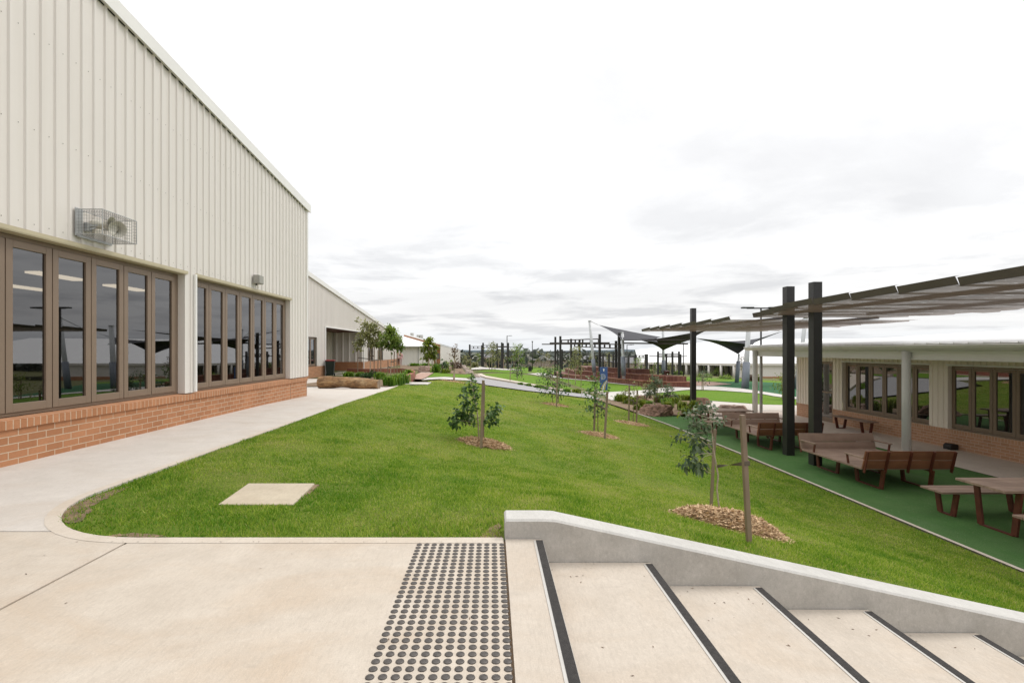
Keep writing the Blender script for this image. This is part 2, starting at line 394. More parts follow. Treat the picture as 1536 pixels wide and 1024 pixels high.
    M['houseroof'] = plain('far_house_roof', (.17, .165, .175), .7, 0, .2); M['houseroofp'] = plain('far_pale_roof', (.42, .40, .39), .7)
mats()
# ------------------------------------------------------------------ ground sheets
def poly_sheet(name, poly, mat, off=0.0, step=1.0, zf=None, kind='structure', skirt=0):
    zf = zf or gz
    bm = bmesh.new()
    f = bm.faces.new([bm.verts.new((p[0], p[1], 0)) for p in poly])
    xs = [p[0] for p in poly]; ys = [p[1] for p in poly]
    for ax, lo, hi in ((0, min(xs), max(xs)), (1, min(ys), max(ys))):
        k = math.ceil(lo / step) * step
        while k < hi:
            if k > lo + 1e-4:
                no = (1, 0, 0) if ax == 0 else (0, 1, 0)
                bmesh.ops.bisect_plane(bm, geom=bm.verts[:] + bm.edges[:] + bm.faces[:], plane_co=tuple(k * c for c in no), plane_no=no)
            k += step
    bmesh.ops.triangulate(bm, faces=bm.faces[:])
    for v in bm.verts: v.co.z = zf(v.co.x, v.co.y) + off
    if skirt:
        be = [e for e in bm.edges if e.is_boundary]
        r = bmesh.ops.extrude_edge_only(bm, edges=be)
        for v in r['geom']:
            if isinstance(v, bmesh.types.BMVert): v.co.z -= skirt
    bmesh.ops.recalc_face_normals(bm, faces=bm.faces[:])
    up = sum(f.normal.z * f.calc_area() for f in bm.faces)
    if up < 0: bmesh.ops.reverse_faces(bm, faces=bm.faces[:])
    me = bpy.data.meshes.new(name); bm.to_mesh(me); bm.free(); me.materials.append(mat)
    o = bpy.data.objects.new(name, me); link(o); o['kind'] = kind
    return o
def px_poly(pts): return [tuple(site(*p)[:2]) for p in pts]
def densify(poly, d=1.0):
    out = []
    for i, a in enumerate(poly):
        b = poly[(i + 1) % len(poly)]; n = max(1, int(math.hypot(b[0] - a[0], b[1] - a[1]) / d))
        out += [(a[0] + (b[0] - a[0]) * k / n, a[1] + (b[1] - a[1]) * k / n) for k in range(n)]
    return out

def ground():
    xs = [-5000, -2200, -900, -400, -200, -110, -60, -44] + list(range(-36, 96, 2)) + [110, 140, 200, 320, 600, 1500, 5000]
    ys = [-300, -80, -25, -8] + list(range(1, 34)) + list(range(34, 120, 2)) + [130, 150, 175, 200, 250, 300, 400, 600, 1000, 1700, 3000, 6000, 9000]
    vs = []
    for y in ys:
        for x in xs:
            z = gz(x, y)
            if y <= 29 and -20 < x < 14.5: z -= .4
            if y <= 3 and x >= 0: z = -2.1
            vs.append((x, y, z))
    n = len(xs); fs = [(j * n + i, j * n + i + 1, (j + 1) * n + i + 1, (j + 1) * n + i) for j in range(len(ys) - 1) for i in range(n - 1)]
    mb = MB(); mb.add(vs, fs); o = mb.build('ground', M['fieldfar'], smooth=True); o['kind'] = 'structure'
ground()

# ---- landing, side path, edging
ARC = [(-2.45 - 1.15 * math.sin(a), 4.63 - 1.15 * math.cos(a)) for a in [PI / 2 * k / 12 for k in range(13)]]     # lawn corner, from its front to its side
LEFT_EDGE = [(-3.60, 4.63), (-3.58, 9.0), (-3.62, 14.7), (-3.78, 18), (-4.02, 21.5), (-4.27, 24.6)]
def flat0(x, y): return float(HL(y)) if x < -2 else 0.0
landing = [(-9, -4), (.085, -4), (.085, 3.48)] + ARC[:] + [(-3.6, 5.4), (-5.45, 5.4), (-9, 5.4)]
def offs(poly, d):
    out = []
    for i, p in enumerate(poly):
        a = Vector(poly[max(i - 1, 0)]); b = Vector(poly[min(i + 1, len(poly) - 1)]); t = (b - a).normalized()
        out.append((p[0] - t.y * d, p[1] + t.x * d))
    return out
def slab(name, poly, mat, off=0.0):
    return poly_sheet(name, poly, mat, off, 1.0, flat0, skirt=.12)
slab('landing_slab', [(-2.452, -4), (.078, -4), (.078, 3.48)] + ARC[:1], M['conc'])
slab('landing_slab', [(-9, -4), (-2.468, -4)] + [(-2.468, 3.478)] + [p for p in ARC[1:] if p[1] < 3.6] + [(-3.0, 3.594), (-9, 3.594)], M['conc'])
slab('side_path', [(-9, 3.606)] + [(-3.08, 3.606)] + [p for p in ARC if p[1] > 3.62] + LEFT_EDGE[1:2] + [(-3.58, 9.0), (-9, 9.0)], M['concpath'])
slab('side_path', [(-9, 9.012), (-3.58, 9.012)] + LEFT_EDGE[2:5] + [(-4.3, 20.6), (-13, 20.6), (-13, 9.012)], M['concpath'])
slab('forecourt', [(-13, 20.61), (-8.6, 20.61), (-8.6, 34), (-11.2, 60), (-13, 60)], M['concpath'])
e1 = [(.07, 3.48)] + ARC + LEFT_EDGE[1:]
e2 = offs(e1, -.17)
MB().loft([[(a[0], a[1], flat0(*a) + .002) for a in e1], [(b[0], b[1], flat0(*a) + .002) for a, b in zip(e1, [(p[0], p[1]) for p in offs(e1, .10)])]], closed=False).build('path_edging', M['concedge'], fixn=True)['kind'] = 'structure'
poly_sheet('joint_filler', [(-9, -4), (.092, -4), (.092, 3.47), (-9, 3.62)], M['joint'], -.02, 4, lambda x, y: 0.0)

# ---- lawn
TOP = px_poly([(607, 574), (616, 577.5), (640, 577), (648, 573.6), (640, 571), (700, 571.5), (729, 578.4), (790, 586.8), (813, 589.3), (867, 596), (905, 600.5), (922, 601.5)])
def lawn_right(y): return float(np.interp(y, [3.4, 14, 19, 22, 26, 30], [6.92, 6.92, 6.80, 6.55, 6.0, 5.6]))
RIGHT = [(lawn_right(y), y) for y in (29.2, 27, 25, 23, 21, 19, 16, 12, 8, 3.7)]
lawn_poly = ARC[::-1][:0] + [(.1, 3.485)] + ARC + LEFT_EDGE[1:] + TOP[1:] + RIGHT
lawn_poly = [p for i, p in enumerate(lawn_poly) if i == 0 or math.hypot(p[0] - lawn_poly[i - 1][0], p[1] - lawn_poly[i - 1][1]) > .03]
def lawnz(x, y):
    # behind the cheek wall the turf meets its top; round the landing it sits a finger below the edging
    return gz(x, y) - .012 + .012 * mnoise.noise((x * 1.3, y * 1.3, 0))
poly_sheet('lawn', lawn_poly, M['lawn'], 0, .5, lawnz)
def worn(poly):
    rnd = random.Random(len(poly)); P = densify(poly, .05); P = [(x + rnd.gauss(0, .012), y + rnd.gauss(0, .012)) for x, y in P]
    poly_sheet('bare_soil', P, M['soil'], .006, .5, lawnz)
worn([(-3.575, 4.55), (-3.53, 4.2), (-3.40, 3.97), (-3.22, 3.77), (-3.12, 3.80), (-3.20, 4.0), (-3.34, 4.2), (-3.42, 4.5), (-3.48, 4.85)])
worn([(-2.75, 3.535), (-2.45, 3.50), (-2.25, 3.50), (-2.3, 3.54), (-2.5, 3.57)])
worn([(-.16, 3.50), (.06, 3.50), (.06, 3.78), (-.02, 3.72), (-.06, 3.58)])
0 and worn([(-3.58, 5.6), (-3.565, 6.8), (-3.50, 6.6), (-3.46, 6.1)])
# white edge strip between lawn and synthetic turf
st = [(lawn_right(y), y) for y in np.arange(3.4, 22.6, .6)]
MB().loft([[(x, y, gz(x, y) + .02) for x, y in st], [(x + .07, y, gz(x, y) + .02) for x, y in st], [(x + .07, y, gz(x, y) - .2) for x, y in st]], closed=False).build('turf_edging', M['concedge'], fixn=True)['kind'] = 'structure'
turf = [(lawn_right(y) + .075, y) for y in np.arange(22.4, 3.3, -1.0)] + [(7, -3), (11.56, -3), (11.56, 12.4), (11.5, 20.6), (9.2, 21.2), (8.2, 22.2)]
poly_sheet('synthetic_turf', turf, M['turf'], .004)
poly_sheet('verandah_slab', [(11.57, -3), (13.7, -3), (13.7, 22.3), (15, 22.3), (15, 24.2), (10.6, 24.8), (9.6, 22.9), (9.3, 21.25), (11.51, 20.65), (11.57, 12.4)], M['concver'], .012)

# ---- mid-ground paths and lawns
poly_sheet('grey_road', px_poly([(702, 570.5), (729, 577.8), (790, 586.2), (813, 588.8), (867, 595.4), (905, 600), (930, 601), (948, 594), (930, 590.5), (905, 590), (880, 590.6), (838, 587.2), (790, 578.4), (729, 568.4), (715, 563.5)]), M['road'], .03)
poly_sheet('road_kerb', px_poly([(715, 563.5), (729, 568.2), (790, 578.2), (838, 587), (880, 590.3), (905, 589.8), (905, 588.6), (880, 589.3), (838, 585.7), (790, 576.4), (729, 565.4), (722, 562)]), M['concedge'], .12, skirt=.15)
poly_sheet('pale_path', px_poly([(905, 589.5), (938, 587.5), (965, 586), (990, 583), (1015, 580.5), (1036, 579.3), (1072, 580), (1110, 583), (1150, 589), (1200, 597.5), (1200, 600.5), (1160, 595), (1140, 591), (1110, 588.5), (1075, 586), (1040, 585), (985, 590.5), (957, 595), (935, 601.5), (912, 600.5)]), M['concfar'], .06)
poly_sheet('bright_lawn', px_poly([(957, 596), (985, 590.7), (1040, 585.2), (1075, 586.2), (1110, 588.7), (1140, 591.2), (1160, 595.2), (1200, 600.7), (1215, 608.6), (1197, 608.2), (1143, 607), (1068, 601.5), (1010, 603), (960, 606)]), M['lawnfar'], .03)
poly_sheet('court_paving', px_poly([(1066, 601.5), (1143, 607), (1197, 608.2), (1222, 608.8)]) + [(15.2, 23.6), (10.4, 24.3), (10.6, 27)], M['concpath'], .02)
poly_sheet('pink_paving', px_poly([(1030, 572.2), (1070, 573.2), (1098, 577), (1060, 579.2), (1036, 579)]), M['paver'], .07)
poly_sheet('green_softfall', px_poly([(1060, 579.8), (1098, 577.3), (1072, 573.4), (1120, 572.2), (1215, 577), (1215, 599), (1200, 597.2), (1150, 588.7), (1110, 582.7)]), M['softfall'], .05)
poly_sheet('bright_lawn', px_poly([(985, 564.5), (1030, 565.5), (1105, 568.3), (1215, 574), (1215, 576.8), (1120, 572), (1070, 573), (1030, 572), (985, 569)]), M['lawnfar'], .04)
poly_sheet('bright_lawn', px_poly([(722, 561.6), (729, 565.2), (790, 576.2), (838, 585.5), (880, 589), (905, 588.4), (938, 587.2), (965, 585.8), (960, 580), (938, 577.8), (900, 573.4), (842, 568), (800, 563.5), (760, 559.5)]), M['lawnfar'], .03)
poly_sheet('pale_path', px_poly([(790, 560.4), (806, 559.4), (822, 560.5), (842, 567), (900, 572.4), (938, 576.8), (962, 579), (938, 577.7), (900, 573.3), (842, 567.9), (812, 564.2)]), M['concfar'], .06)
poly_sheet('bright_lawn', px_poly([(712, 557.8), (760, 559), (789, 559.8), (806, 558.9), (822, 559.9), (832, 563), (834, 553.5), (800, 550.5), (770, 550.5), (735, 554.5)]), M['lawnfar'], .035)
poly_sheet('pale_path', px_poly([(706, 553.6), (740, 552.6), (770, 553.4), (782, 555.2), (768, 555.4), (738, 554.4), (708, 555.2)]), M['concfar'], .08)
# ---- left middle distance
poly_sheet('paver_path', px_poly([(622, 569), (624, 562), (634, 557.5), (652, 558.5), (646, 562), (640, 566), (632, 569.3)]), M['paver'], .03)
poly_sheet('strip_path', px_poly([(632, 570.6), (641, 567), (700, 568), (705, 571)]), M['concfar'], .035)
poly_sheet('stepping_slab', px_poly([(607, 576.2), (612, 573.4), (647, 573.6), (641, 576.8)]), M['concfar'], .018, skirt=.04)
poly_sheet('bright_lawn', px_poly([(641, 566.6), (652, 559.3), (690, 561), (712, 562), (700, 567.6)]), M['lawnfar'], .03)
poly_sheet('garden_bed', [(-8.55, 20.6), (-4.32, 20.6), (-4.12, 22.5), (-4.5, 26), (-5.6, 30), (-8.55, 33)], M['soil'], .03)
poly_sheet('garden_bed', px_poly([(600, 553), (648, 558), (655, 559.3), (676, 561), (700, 562), (692, 552), (660, 549), (600, 548)]), M['soil'], .05)
poly_sheet('garden_bed', px_poly([(790, 577), (838, 586.4), (880, 589.8), (898, 589.4), (880, 586.5), (838, 583), (795, 575.5)]), M['soil'], .06)
gb = px_poly([(925, 600.8), (938, 601.5), (957, 595.5), (985, 592), (1040, 599), (1062, 601.5)])
poly_sheet('garden_bed', gb + [(9.4, 23), (8.2, 22.3)] + [(lawn_right(y) + .08, y) for y in (22.5, 24, 26, 28, 29.3)], M['soil'], .04)

# ---- far hills
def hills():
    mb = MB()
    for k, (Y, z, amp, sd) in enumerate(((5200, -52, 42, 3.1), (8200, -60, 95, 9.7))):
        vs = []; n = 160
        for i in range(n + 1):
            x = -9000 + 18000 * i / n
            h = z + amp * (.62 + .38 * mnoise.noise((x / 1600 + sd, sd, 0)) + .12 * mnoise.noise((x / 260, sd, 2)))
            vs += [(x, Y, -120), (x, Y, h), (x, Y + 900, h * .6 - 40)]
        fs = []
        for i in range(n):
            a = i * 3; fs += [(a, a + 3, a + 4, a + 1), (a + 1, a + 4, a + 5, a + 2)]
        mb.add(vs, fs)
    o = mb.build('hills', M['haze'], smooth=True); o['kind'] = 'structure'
hills()

# ---- grass blades on the near lawn
from mathutils.geometry import tessellate_polygon
def inside(poly, X, Y):
    c = np.zeros(X.shape, bool); n = len(poly)
    for i in range(n):
        x1, y1 = poly[i]; x2, y2 = poly[(i + 1) % n]
        if y1 == y2: continue
        m = ((y1 > Y) != (y2 > Y)) & (X < (x2 - x1) * (Y - y1) / (y2 - y1) + x1); c ^= m
    return c
MULCH = []      # filled with (x, y, rx, ry, rot) of every mulch mound before grass is grown
def vnoise(X, Y, s, seed):
    """cheap smooth value noise, numpy"""
    r = np.random.default_rng(seed).random((64, 64))
    u = X * s % 64; v = Y * s % 64; i = u.astype(int); j = v.astype(int); fu = sstep(u - i); fv = sstep(v - j)
    i1 = (i + 1) % 64; j1 = (j + 1) % 64; i %= 64; j %= 64
    return (r[i, j] * (1 - fu) + r[i1, j] * fu) * (1 - fv) + (r[i, j1] * (1 - fu) + r[i1, j1] * fu) * fv
def grow_grass():
    Xs = []; Ys = []
    for y0, y1, n in ((3.4, 5.2, 130000), (5.2, 8, 140000), (8, 12, 110000), (12, 18, 80000), (18, 31, 70000)):
        Xs.append(RNG.uniform(-4.4, 7, n)); Ys.append(RNG.uniform(y0, y1, n))
    X = np.concatenate(Xs); Y = np.concatenate(Ys)
    k = inside(lawn_poly, X, Y) & (np.abs(X) < Y * 1.15 + .5)
    k &= ~((X > -2.345 - (Y - 4.3) * .1) & (X < -1.695 - (Y - 4.3) * .08) & (Y > 4.30 + .03 * (vnoise(X, Y, 6, 8) - .5)) & (Y < 4.99))
    k &= ~((Y < 3.72) & (X > .06))
    k &= Y > 3.5
    for mx, my, rx, ry, rot in MULCH:
        dx = X - mx; dy = Y - my; c, s = math.cos(rot), math.sin(rot)
        q = ((dx * c + dy * s) / rx) ** 2 + ((-dx * s + dy * c) / ry) ** 2
        k &= ~(q < .86 + .3 * (vnoise(X, Y, 5, 3) - .5))
    # worn corner by the path, thin patches elsewhere
    bare = .40 * np.clip(vnoise(X, Y, 1.9, 21) * .6 + vnoise(X, Y, 7, 22) * .5 - .66, 0, 1) * 4 + np.exp(-(((X + 3.3) / .35) ** 2 + ((Y - 4.35) / .5) ** 2)) * .8 + np.exp(-(((X + 2.35) / .5) ** 2 + ((Y - 3.62) / .10) ** 2)) * .6
    k &= RNG.random(len(X)) > bare
    X = X[k]; Y = Y[k]; N = len(X)
    patch = vnoise(X, Y, .7, 1) * .45 + vnoise(X, Y, 2.6, 2) * .35 + vnoise(X, Y, 9, 12) * .30 - .05 + .06 * np.sin(X * 2 * PI / 1.1)
    tall = vnoise(X, Y, 3.3, 5)
    tall = .6 * tall + .4 * vnoise(X, Y, 11, 15)
    hgt = (.010 + .022 * RNG.random(N) + .040 * np.clip(tall - .5, 0, 1) * 2 * RNG.random(N)) * (1 + .012 * Y)
    edge = np.clip(1.2 - np.abs(Y - 3.55) * 3, 0, 1); hgt *= 1 + .5 * edge * RNG.random(N)
    wid = (.0034 + .0036 * RNG.random(N)) * (1 + .15 * Y)
    a = RNG.uniform(0, 2 * PI, N); lean = RNG.uniform(.1, 1.0, N) * hgt; la = RNG.uniform(0, 2 * PI, N)
    Z = H(X, Y) - .018
    bx, by = np.cos(a) * wid / 2, np.sin(a) * wid / 2
    V = np.empty((N, 3, 3), np.float32)
    V[:, 0] = np.stack([X - bx, Y - by, Z], 1); V[:, 1] = np.stack([X + bx, Y + by, Z], 1)
    V[:, 2] = np.stack([X + np.cos(la) * lean, Y + np.sin(la) * lean, Z + hgt], 1)
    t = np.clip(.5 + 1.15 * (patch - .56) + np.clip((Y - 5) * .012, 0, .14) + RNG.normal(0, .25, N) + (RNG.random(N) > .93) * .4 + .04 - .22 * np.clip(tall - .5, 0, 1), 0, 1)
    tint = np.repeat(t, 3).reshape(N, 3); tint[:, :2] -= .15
    o = np_mesh('lawn_grass', V.reshape(-1, 3), np.arange(N * 3).reshape(N, 3), M['grass'], None, np.clip(tint, 0, 1).ravel())
    tag(o, 'short green grass blades growing over the whole sloping lawn', 'grass', None, 'stuff')
# ------------------------------------------------------------------ buildings
def cladding(mb, y0, y1, zb, zt, X, sgn=1, pitch=.2, depth=.026, cuts=(), axis='y', phase=0.0, mi=0):
    """ribbed sheet on the plane X, from y0 to y1; zb/zt give bottom and top height at y; sgn = outward side"""
    prof = [(0, 0), (.70, 0), (.76, 1), (.92, 1), (.98, 0)]
    us = []
    k = math.floor((y0 - phase) / pitch) - 1
    while k * pitch + phase < y1 + pitch:
        for p, d in prof: us.append((k * pitch + phase + p * pitch, d))
        k += 1
    def dep(u):
        for i in range(len(us) - 1):
            if us[i][0] <= u <= us[i + 1][0]:
                w = us[i + 1][0] - us[i][0]; t = (u - us[i][0]) / w if w else 0
                return us[i][1] * (1 - t) + us[i + 1][1] * t
        return 0
    pts = sorted(set([round(u, 5) for u, d in us if y0 < u < y1] + [y0, y1] + [c for c in cuts if y0 < c < y1]))
    pts = [p for i, p in enumerate(pts) if i == 0 or p - pts[i - 1] > 1e-4]
    P = (lambda d, u, z: (X + sgn * d * depth, u, z)) if axis == 'y' else (lambda d, u, z: (u, X + sgn * d * depth, z))
    for i in range(len(pts) - 1):
        a, b = pts[i], pts[i + 1]; m = .5 * (a + b)
        zz = zb(m); q = [P(dep(a), a, zz), P(dep(b), b, zz), P(dep(b), b, zt(b)), P(dep(a), a, zt(a))]
        if (sgn > 0) == (axis == 'y'): mb.quad(*q, mi)
        else: mb.quad(*q[::-1], mi)

def sash_window(name, parent, X, y0, y1, z0, z1, n, sgn, glass, fm='frame', pane_rec=.022, jl=.03, jr=.03):
    """band of n sashes between y0 and y1 on plane X (outer face of frame); window > sash, pane"""
    f = MB(); w = .05
    f.box(X - .06 * sgn, X, y0, y1, z1 - w, z1) if sgn > 0 else f.box(X, X + .06, y0, y1, z1 - w, z1)
    xa, xb = sorted((X, X - .06 * sgn))
    f.box(xa, xb, y0, y1, z0, z0 + .035); f.box(xa, xb, y0, y0 + jl, z0 + .035, z1 - w); f.box(xa, xb, y1 - jr, y1, z0 + .035, z1 - w)
    win = f.build(name, M[fm], parent)
    p = (y1 - y0 - jl - jr) / n
    for k in range(n):
        a, b = y0 + jl + k * p + .006, y0 + jl + (k + 1) * p - .006; za, zb = z0 + .04, z1 - w - .006
        s = MB(); t = .085; xo = X + .018 * sgn
        xs, xe = sorted((xo, X - .03 * sgn))
        s.box(xs, xe, a, a + t, za, zb); s.box(xs, xe, b - t, b, za, zb); s.box(xs, xe, a + t, b - t, za, za + .1); s.box(xs, xe, a + t, b - t, zb - t, zb)
        s.build('sash', M[fm], win, bevel=.003)
        g = MB(); xg = X - pane_rec * sgn * .3
        q = [(xg, a + t, za + .1), (xg, b - t, za + .1), (xg, b - t, zb - t), (xg, a + t, zb - t)]
        g.quad(*(q if sgn > 0 else q[::-1])); g.build('pane', glass, win)
    g = MB(); xg = sorted((X - .031 * sgn, X - .04 * sgn))
    for k in range(n + 1):
        yy = y0 + jl + k * p; g.box(xg[0], xg[1], yy - .012, yy + .012, z0 + .04, z1 - w)
    g.build('gasket', M['gasket'], win)
    return win

def hall():
    b = thing('school_hall', 'tall cream ribbed steel building with brick base and folding window bands beside the path', 'building', (0, 0, 0))
    X = -5.42; Y1 = 14.72; Y0 = -3.0
    top = lambda y: 5.40 + .097 * (Y1 - y)
    W = [(-.45, 4.30), (4.45, 8.885), (9.19, 13.52)]; HD = 2.63; SL = .52
    mb = MB()
    def zb(y):
        for a, c in W:
            if a < y < c: return HD
        return SL + .01
    cladding(mb, Y0, Y1, zb, top, X, 1, .2, .021, [v for w in W for v in w], phase=.085)
    # reveals round the openings, cut 0.17 deep
    for a, c in W:
        mb.quad((X, c, SL + .01), (X - .17, c, SL + .01), (X - .17, c, HD), (X, c, HD), 0)
        mb.quad((X - .17, a, SL + .01), (X, a, SL + .01), (X, a, HD), (X - .17, a, HD), 0)
    # end wall away from the path (faces down the site)
    c2 = MB(); cladding(c2, -20, X, lambda u: -.1, lambda u: 5.40, Y1, 1, .2, .026, axis='x')
    # screws: three rows along the girts
    for zr in (2.78, 3.90, 5.03, 6.13):
        k = -20
        while True:
            y = .085 + .2 * k + .07; k += 1
            if y > Y1 - .05: break
            if y < Y0 or zr > top(y) - .1: continue
            c = [(X + .004, y + .007 * math.cos(q), zr + .007 * math.sin(q)) for q in (0, 1.05, 2.09, 3.14, 4.19, 5.24)]
            mb.add(c, [(0, 1, 2, 3, 4, 5)], 1)
    mb.build('wall_cladding', [M['clad'], M['screw']], b)
    c2.build('end_cladding', M['clad'], b)
    cf = MB(); cf.box(X - .02, X + .034, Y1 - .05, Y1 + .034, -.08 + .62, 5.40); cf.build('corner_flashing', M['capping'], b)
    fl = MB()
    for a, c in W:
        fl.box(X - .17, X + .032, a - .02, c + .02, HD, HD + .012)
        fl.box(X + .028, X + .036, a - .04, c + .04, HD + .012, HD + .06)
    fl.build('lintel_flashing', M['flash'], b)
    for a, c in W:
        sash_window('window', b, X - .125, a, c, SL + .015, HD - .005, 7, 1, M['glass'], jl=.04, jr=.10)
    # slim cover strip and pier flashing beside the second window band
    st = MB(); st.box(X + .002, X + .045, 9.13, 9.185, SL + .02, HD + .04); st.build('cover_strip', M['capping'], b, bevel=.006)
    pl = MB(); pl.box(X - .30, X, Y0, Y1, -.5, SL - .115); pl.box(-20, X - .30, Y1 - .25, Y1, -.5, SL - .115)
    pl.build('brick_base', M['brick'], b)
    si = MB()
    si.add([(X - .2, Y0, SL + .012), (X + .022, Y0, SL - .012), (X + .022, Y0, SL - .115), (X - .2, Y0, SL - .115),
            (X - .2, Y1 + .012, SL + .012), (X + .022, Y1 + .012, SL - .012), (X + .022, Y1 + .012, SL - .115), (X - .2, Y1 + .012, SL - .115)],
           [(0, 4, 5, 1), (1, 5, 6, 2), (2, 6, 7, 3), (4, 7, 6, 5)])
    si.build('brick_sill', M['bricksill'], b, fixn=True)
    bj = MB(); bj.box(X + .0005, X + .004, 13.53, 13.545, -.06, SL - .12); bj.build('expansion_joint', M['joint'], b)
    # roof: sheets fall with the wall top, capped by a folded barge along the edge
    rf = MB(); rf.add([(-20, Y0, top(Y0) + .05), (X - .04, Y0, top(Y0) + .05), (X - .04, Y1 + .12, top(Y1 + .12) + .05), (-20, Y1 + .12, top(Y1 + .12) + .05)], [(0, 1, 2, 3)])
    rf.build('roof', M['roofw'], b)
    ba = MB(); prof = [(X + .008, -.03), (X + .075, -.05), (X + .075, .17), (X - .12, .215), (X - .12, .06)]
    rings = [[(px, y, top(y) + dz) for px, dz in prof] for y in (Y0, Y1 + .14)]
    ba.loft(rings, caps=True); ba.build('barge_capping', M['capping'], b, fixn=True)
    cl = MB()
    k = -16
    while .085 + .2 * k < Y1 - .1:          # dark closure pockets under the capping, between the ribs
        ya = .085 + .2 * k; yb = ya + .14
        if ya > Y0: cl.quad((X + .006, ya, top(ya) - .055), (X + .006, yb, top(yb) - .055), (X + .006, yb, top(yb)), (X + .006, ya, top(ya)))
        k += 1
    cl.build('closure_strip', M['black'], b)
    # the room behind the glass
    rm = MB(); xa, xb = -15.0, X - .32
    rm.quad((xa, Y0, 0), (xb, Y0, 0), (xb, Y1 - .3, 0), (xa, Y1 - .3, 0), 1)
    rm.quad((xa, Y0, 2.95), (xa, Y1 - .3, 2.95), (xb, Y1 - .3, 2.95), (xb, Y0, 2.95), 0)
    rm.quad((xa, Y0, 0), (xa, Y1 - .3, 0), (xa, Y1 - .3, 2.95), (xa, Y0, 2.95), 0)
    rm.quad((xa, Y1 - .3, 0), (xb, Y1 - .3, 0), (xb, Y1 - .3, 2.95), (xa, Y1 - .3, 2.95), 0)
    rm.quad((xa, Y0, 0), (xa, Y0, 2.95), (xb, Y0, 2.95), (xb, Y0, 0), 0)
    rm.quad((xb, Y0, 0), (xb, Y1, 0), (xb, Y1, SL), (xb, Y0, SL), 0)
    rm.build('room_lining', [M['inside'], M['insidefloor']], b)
    for y in (1.5, 3.9, 6.3, 8.7, 11.1, 13.2):
        for x in (-7.2, -9.6, -12.2):
            MB().box(x - .15, x + .15, y - .6, y + .6, 2.90, 2.944).build('ceiling_light', M['panel'], b)
hall()

def far_hall():
    X = -11.0; Y0 = 18.0; Y1 = 60.0
    b = thing('classroom_building', 'long cream steel building with a sloping roofline and deep porch beyond the wheelie bin', 'building')
    top = lambda y: 2.76 + .1005 * (Y1 - y)
    op = [(29.0, 31.6, .30, 2.10), (33.2, 43.0, .0, 2.8), (44.6, 46.6, .2, 2.05), (48.6, 50.8, .2, 2.05)]
    bt = lambda y: float(np.interp(y, [18, 33, 60], [.32, .28, .30]))
    def zb(y):
        for a, c, s, h in op:
            if a < y < c: return h
        return bt(y)
    mb = MB(); cladding(mb, Y0, Y1, zb, top, X, 1, .25, .03, [v for o in op for v in o[:2]])
    mb.build('wall_cladding', M['clad'], b)
    MB().box(X - .3, X + .02, Y0, 33.2, -1, .28).build('brick_base', M['brick'], b); MB().box(X - .3, X + .02, 43.0, Y1, -1, .28).build('brick_base', M['brick'], b)
    for a, c, s, h in (op[0], op[2], op[3]):
        sash_window('window', b, X - .1, a, c, s, h, 3, 1, M['dglass'])
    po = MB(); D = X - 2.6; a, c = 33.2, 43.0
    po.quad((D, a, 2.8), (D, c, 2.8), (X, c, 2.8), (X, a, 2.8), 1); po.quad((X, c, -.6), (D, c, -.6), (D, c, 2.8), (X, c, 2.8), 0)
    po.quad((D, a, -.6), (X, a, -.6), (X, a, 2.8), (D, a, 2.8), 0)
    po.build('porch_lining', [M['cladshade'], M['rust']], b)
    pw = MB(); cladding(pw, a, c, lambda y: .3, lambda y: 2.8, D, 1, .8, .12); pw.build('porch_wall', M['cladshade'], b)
    pe = MB(); cladding(pe, D + .1, X - .02, lambda u: .3, lambda u: 2.8, c - .04, -1, .55, .13, axis='x'); pe.build('porch_panels', M['clad'], b)
    MB().box(D + .1, X, c - .16, c - .02, -.7, .3).build('porch_brick_base', M['brickX'], b)
    MB().box(D - .1, D + .14, a, c, -.7, .3).build('porch_brick_base', M['brickX'], b)
    MB().box(D + .02, D + .16, 34.2, 36.6, .3, 2.5).build('porch_door', M['frame'], b)
    MB().box(D + .15, D + .6, 37.4, 39.0, 1.85, 2.5).build('air_conditioner', M['black'], b)
    MB().box(X, X + .06, a - .12, a, -.5, 2.86).box(X, X + .06, c, c + .12, -.5, 2.86).box(X, X + .05, a, c, 2.8, 2.88).build('porch_trim', M['capping'], b)
    ba = MB(); prof = [(X + .02, -.06), (X + .12, -.08), (X + .12, .20), (X - .15, .25), (X - .15, .05)]
    ba.loft([[(px, y, top(y) + dz) for px, dz in prof] for y in (Y0, Y1 + .5)], caps=True); ba.build('barge_capping', M['capping'], b, fixn=True)
    MB().quad((X - 24, Y0, top(Y0) + .06), (X, Y0, top(Y0) + .06), (X, Y1 + .5, top(Y1 + .5) + .06), (X - 24, Y1 + .5, top(Y1 + .5) + .06)).build('roof', M['roofw'], b)
    MB().box(X - 24, X - .05, Y1 + .2, Y1 + .6, top(Y1) - .28, top(Y1) + .02).build('gutter', M['greybox'], b)
    MB().box(X - 24, X, Y1 - .15, Y1, -1, top(Y1) - .02).build('end_wall', M['clad'], b)
far_hall()

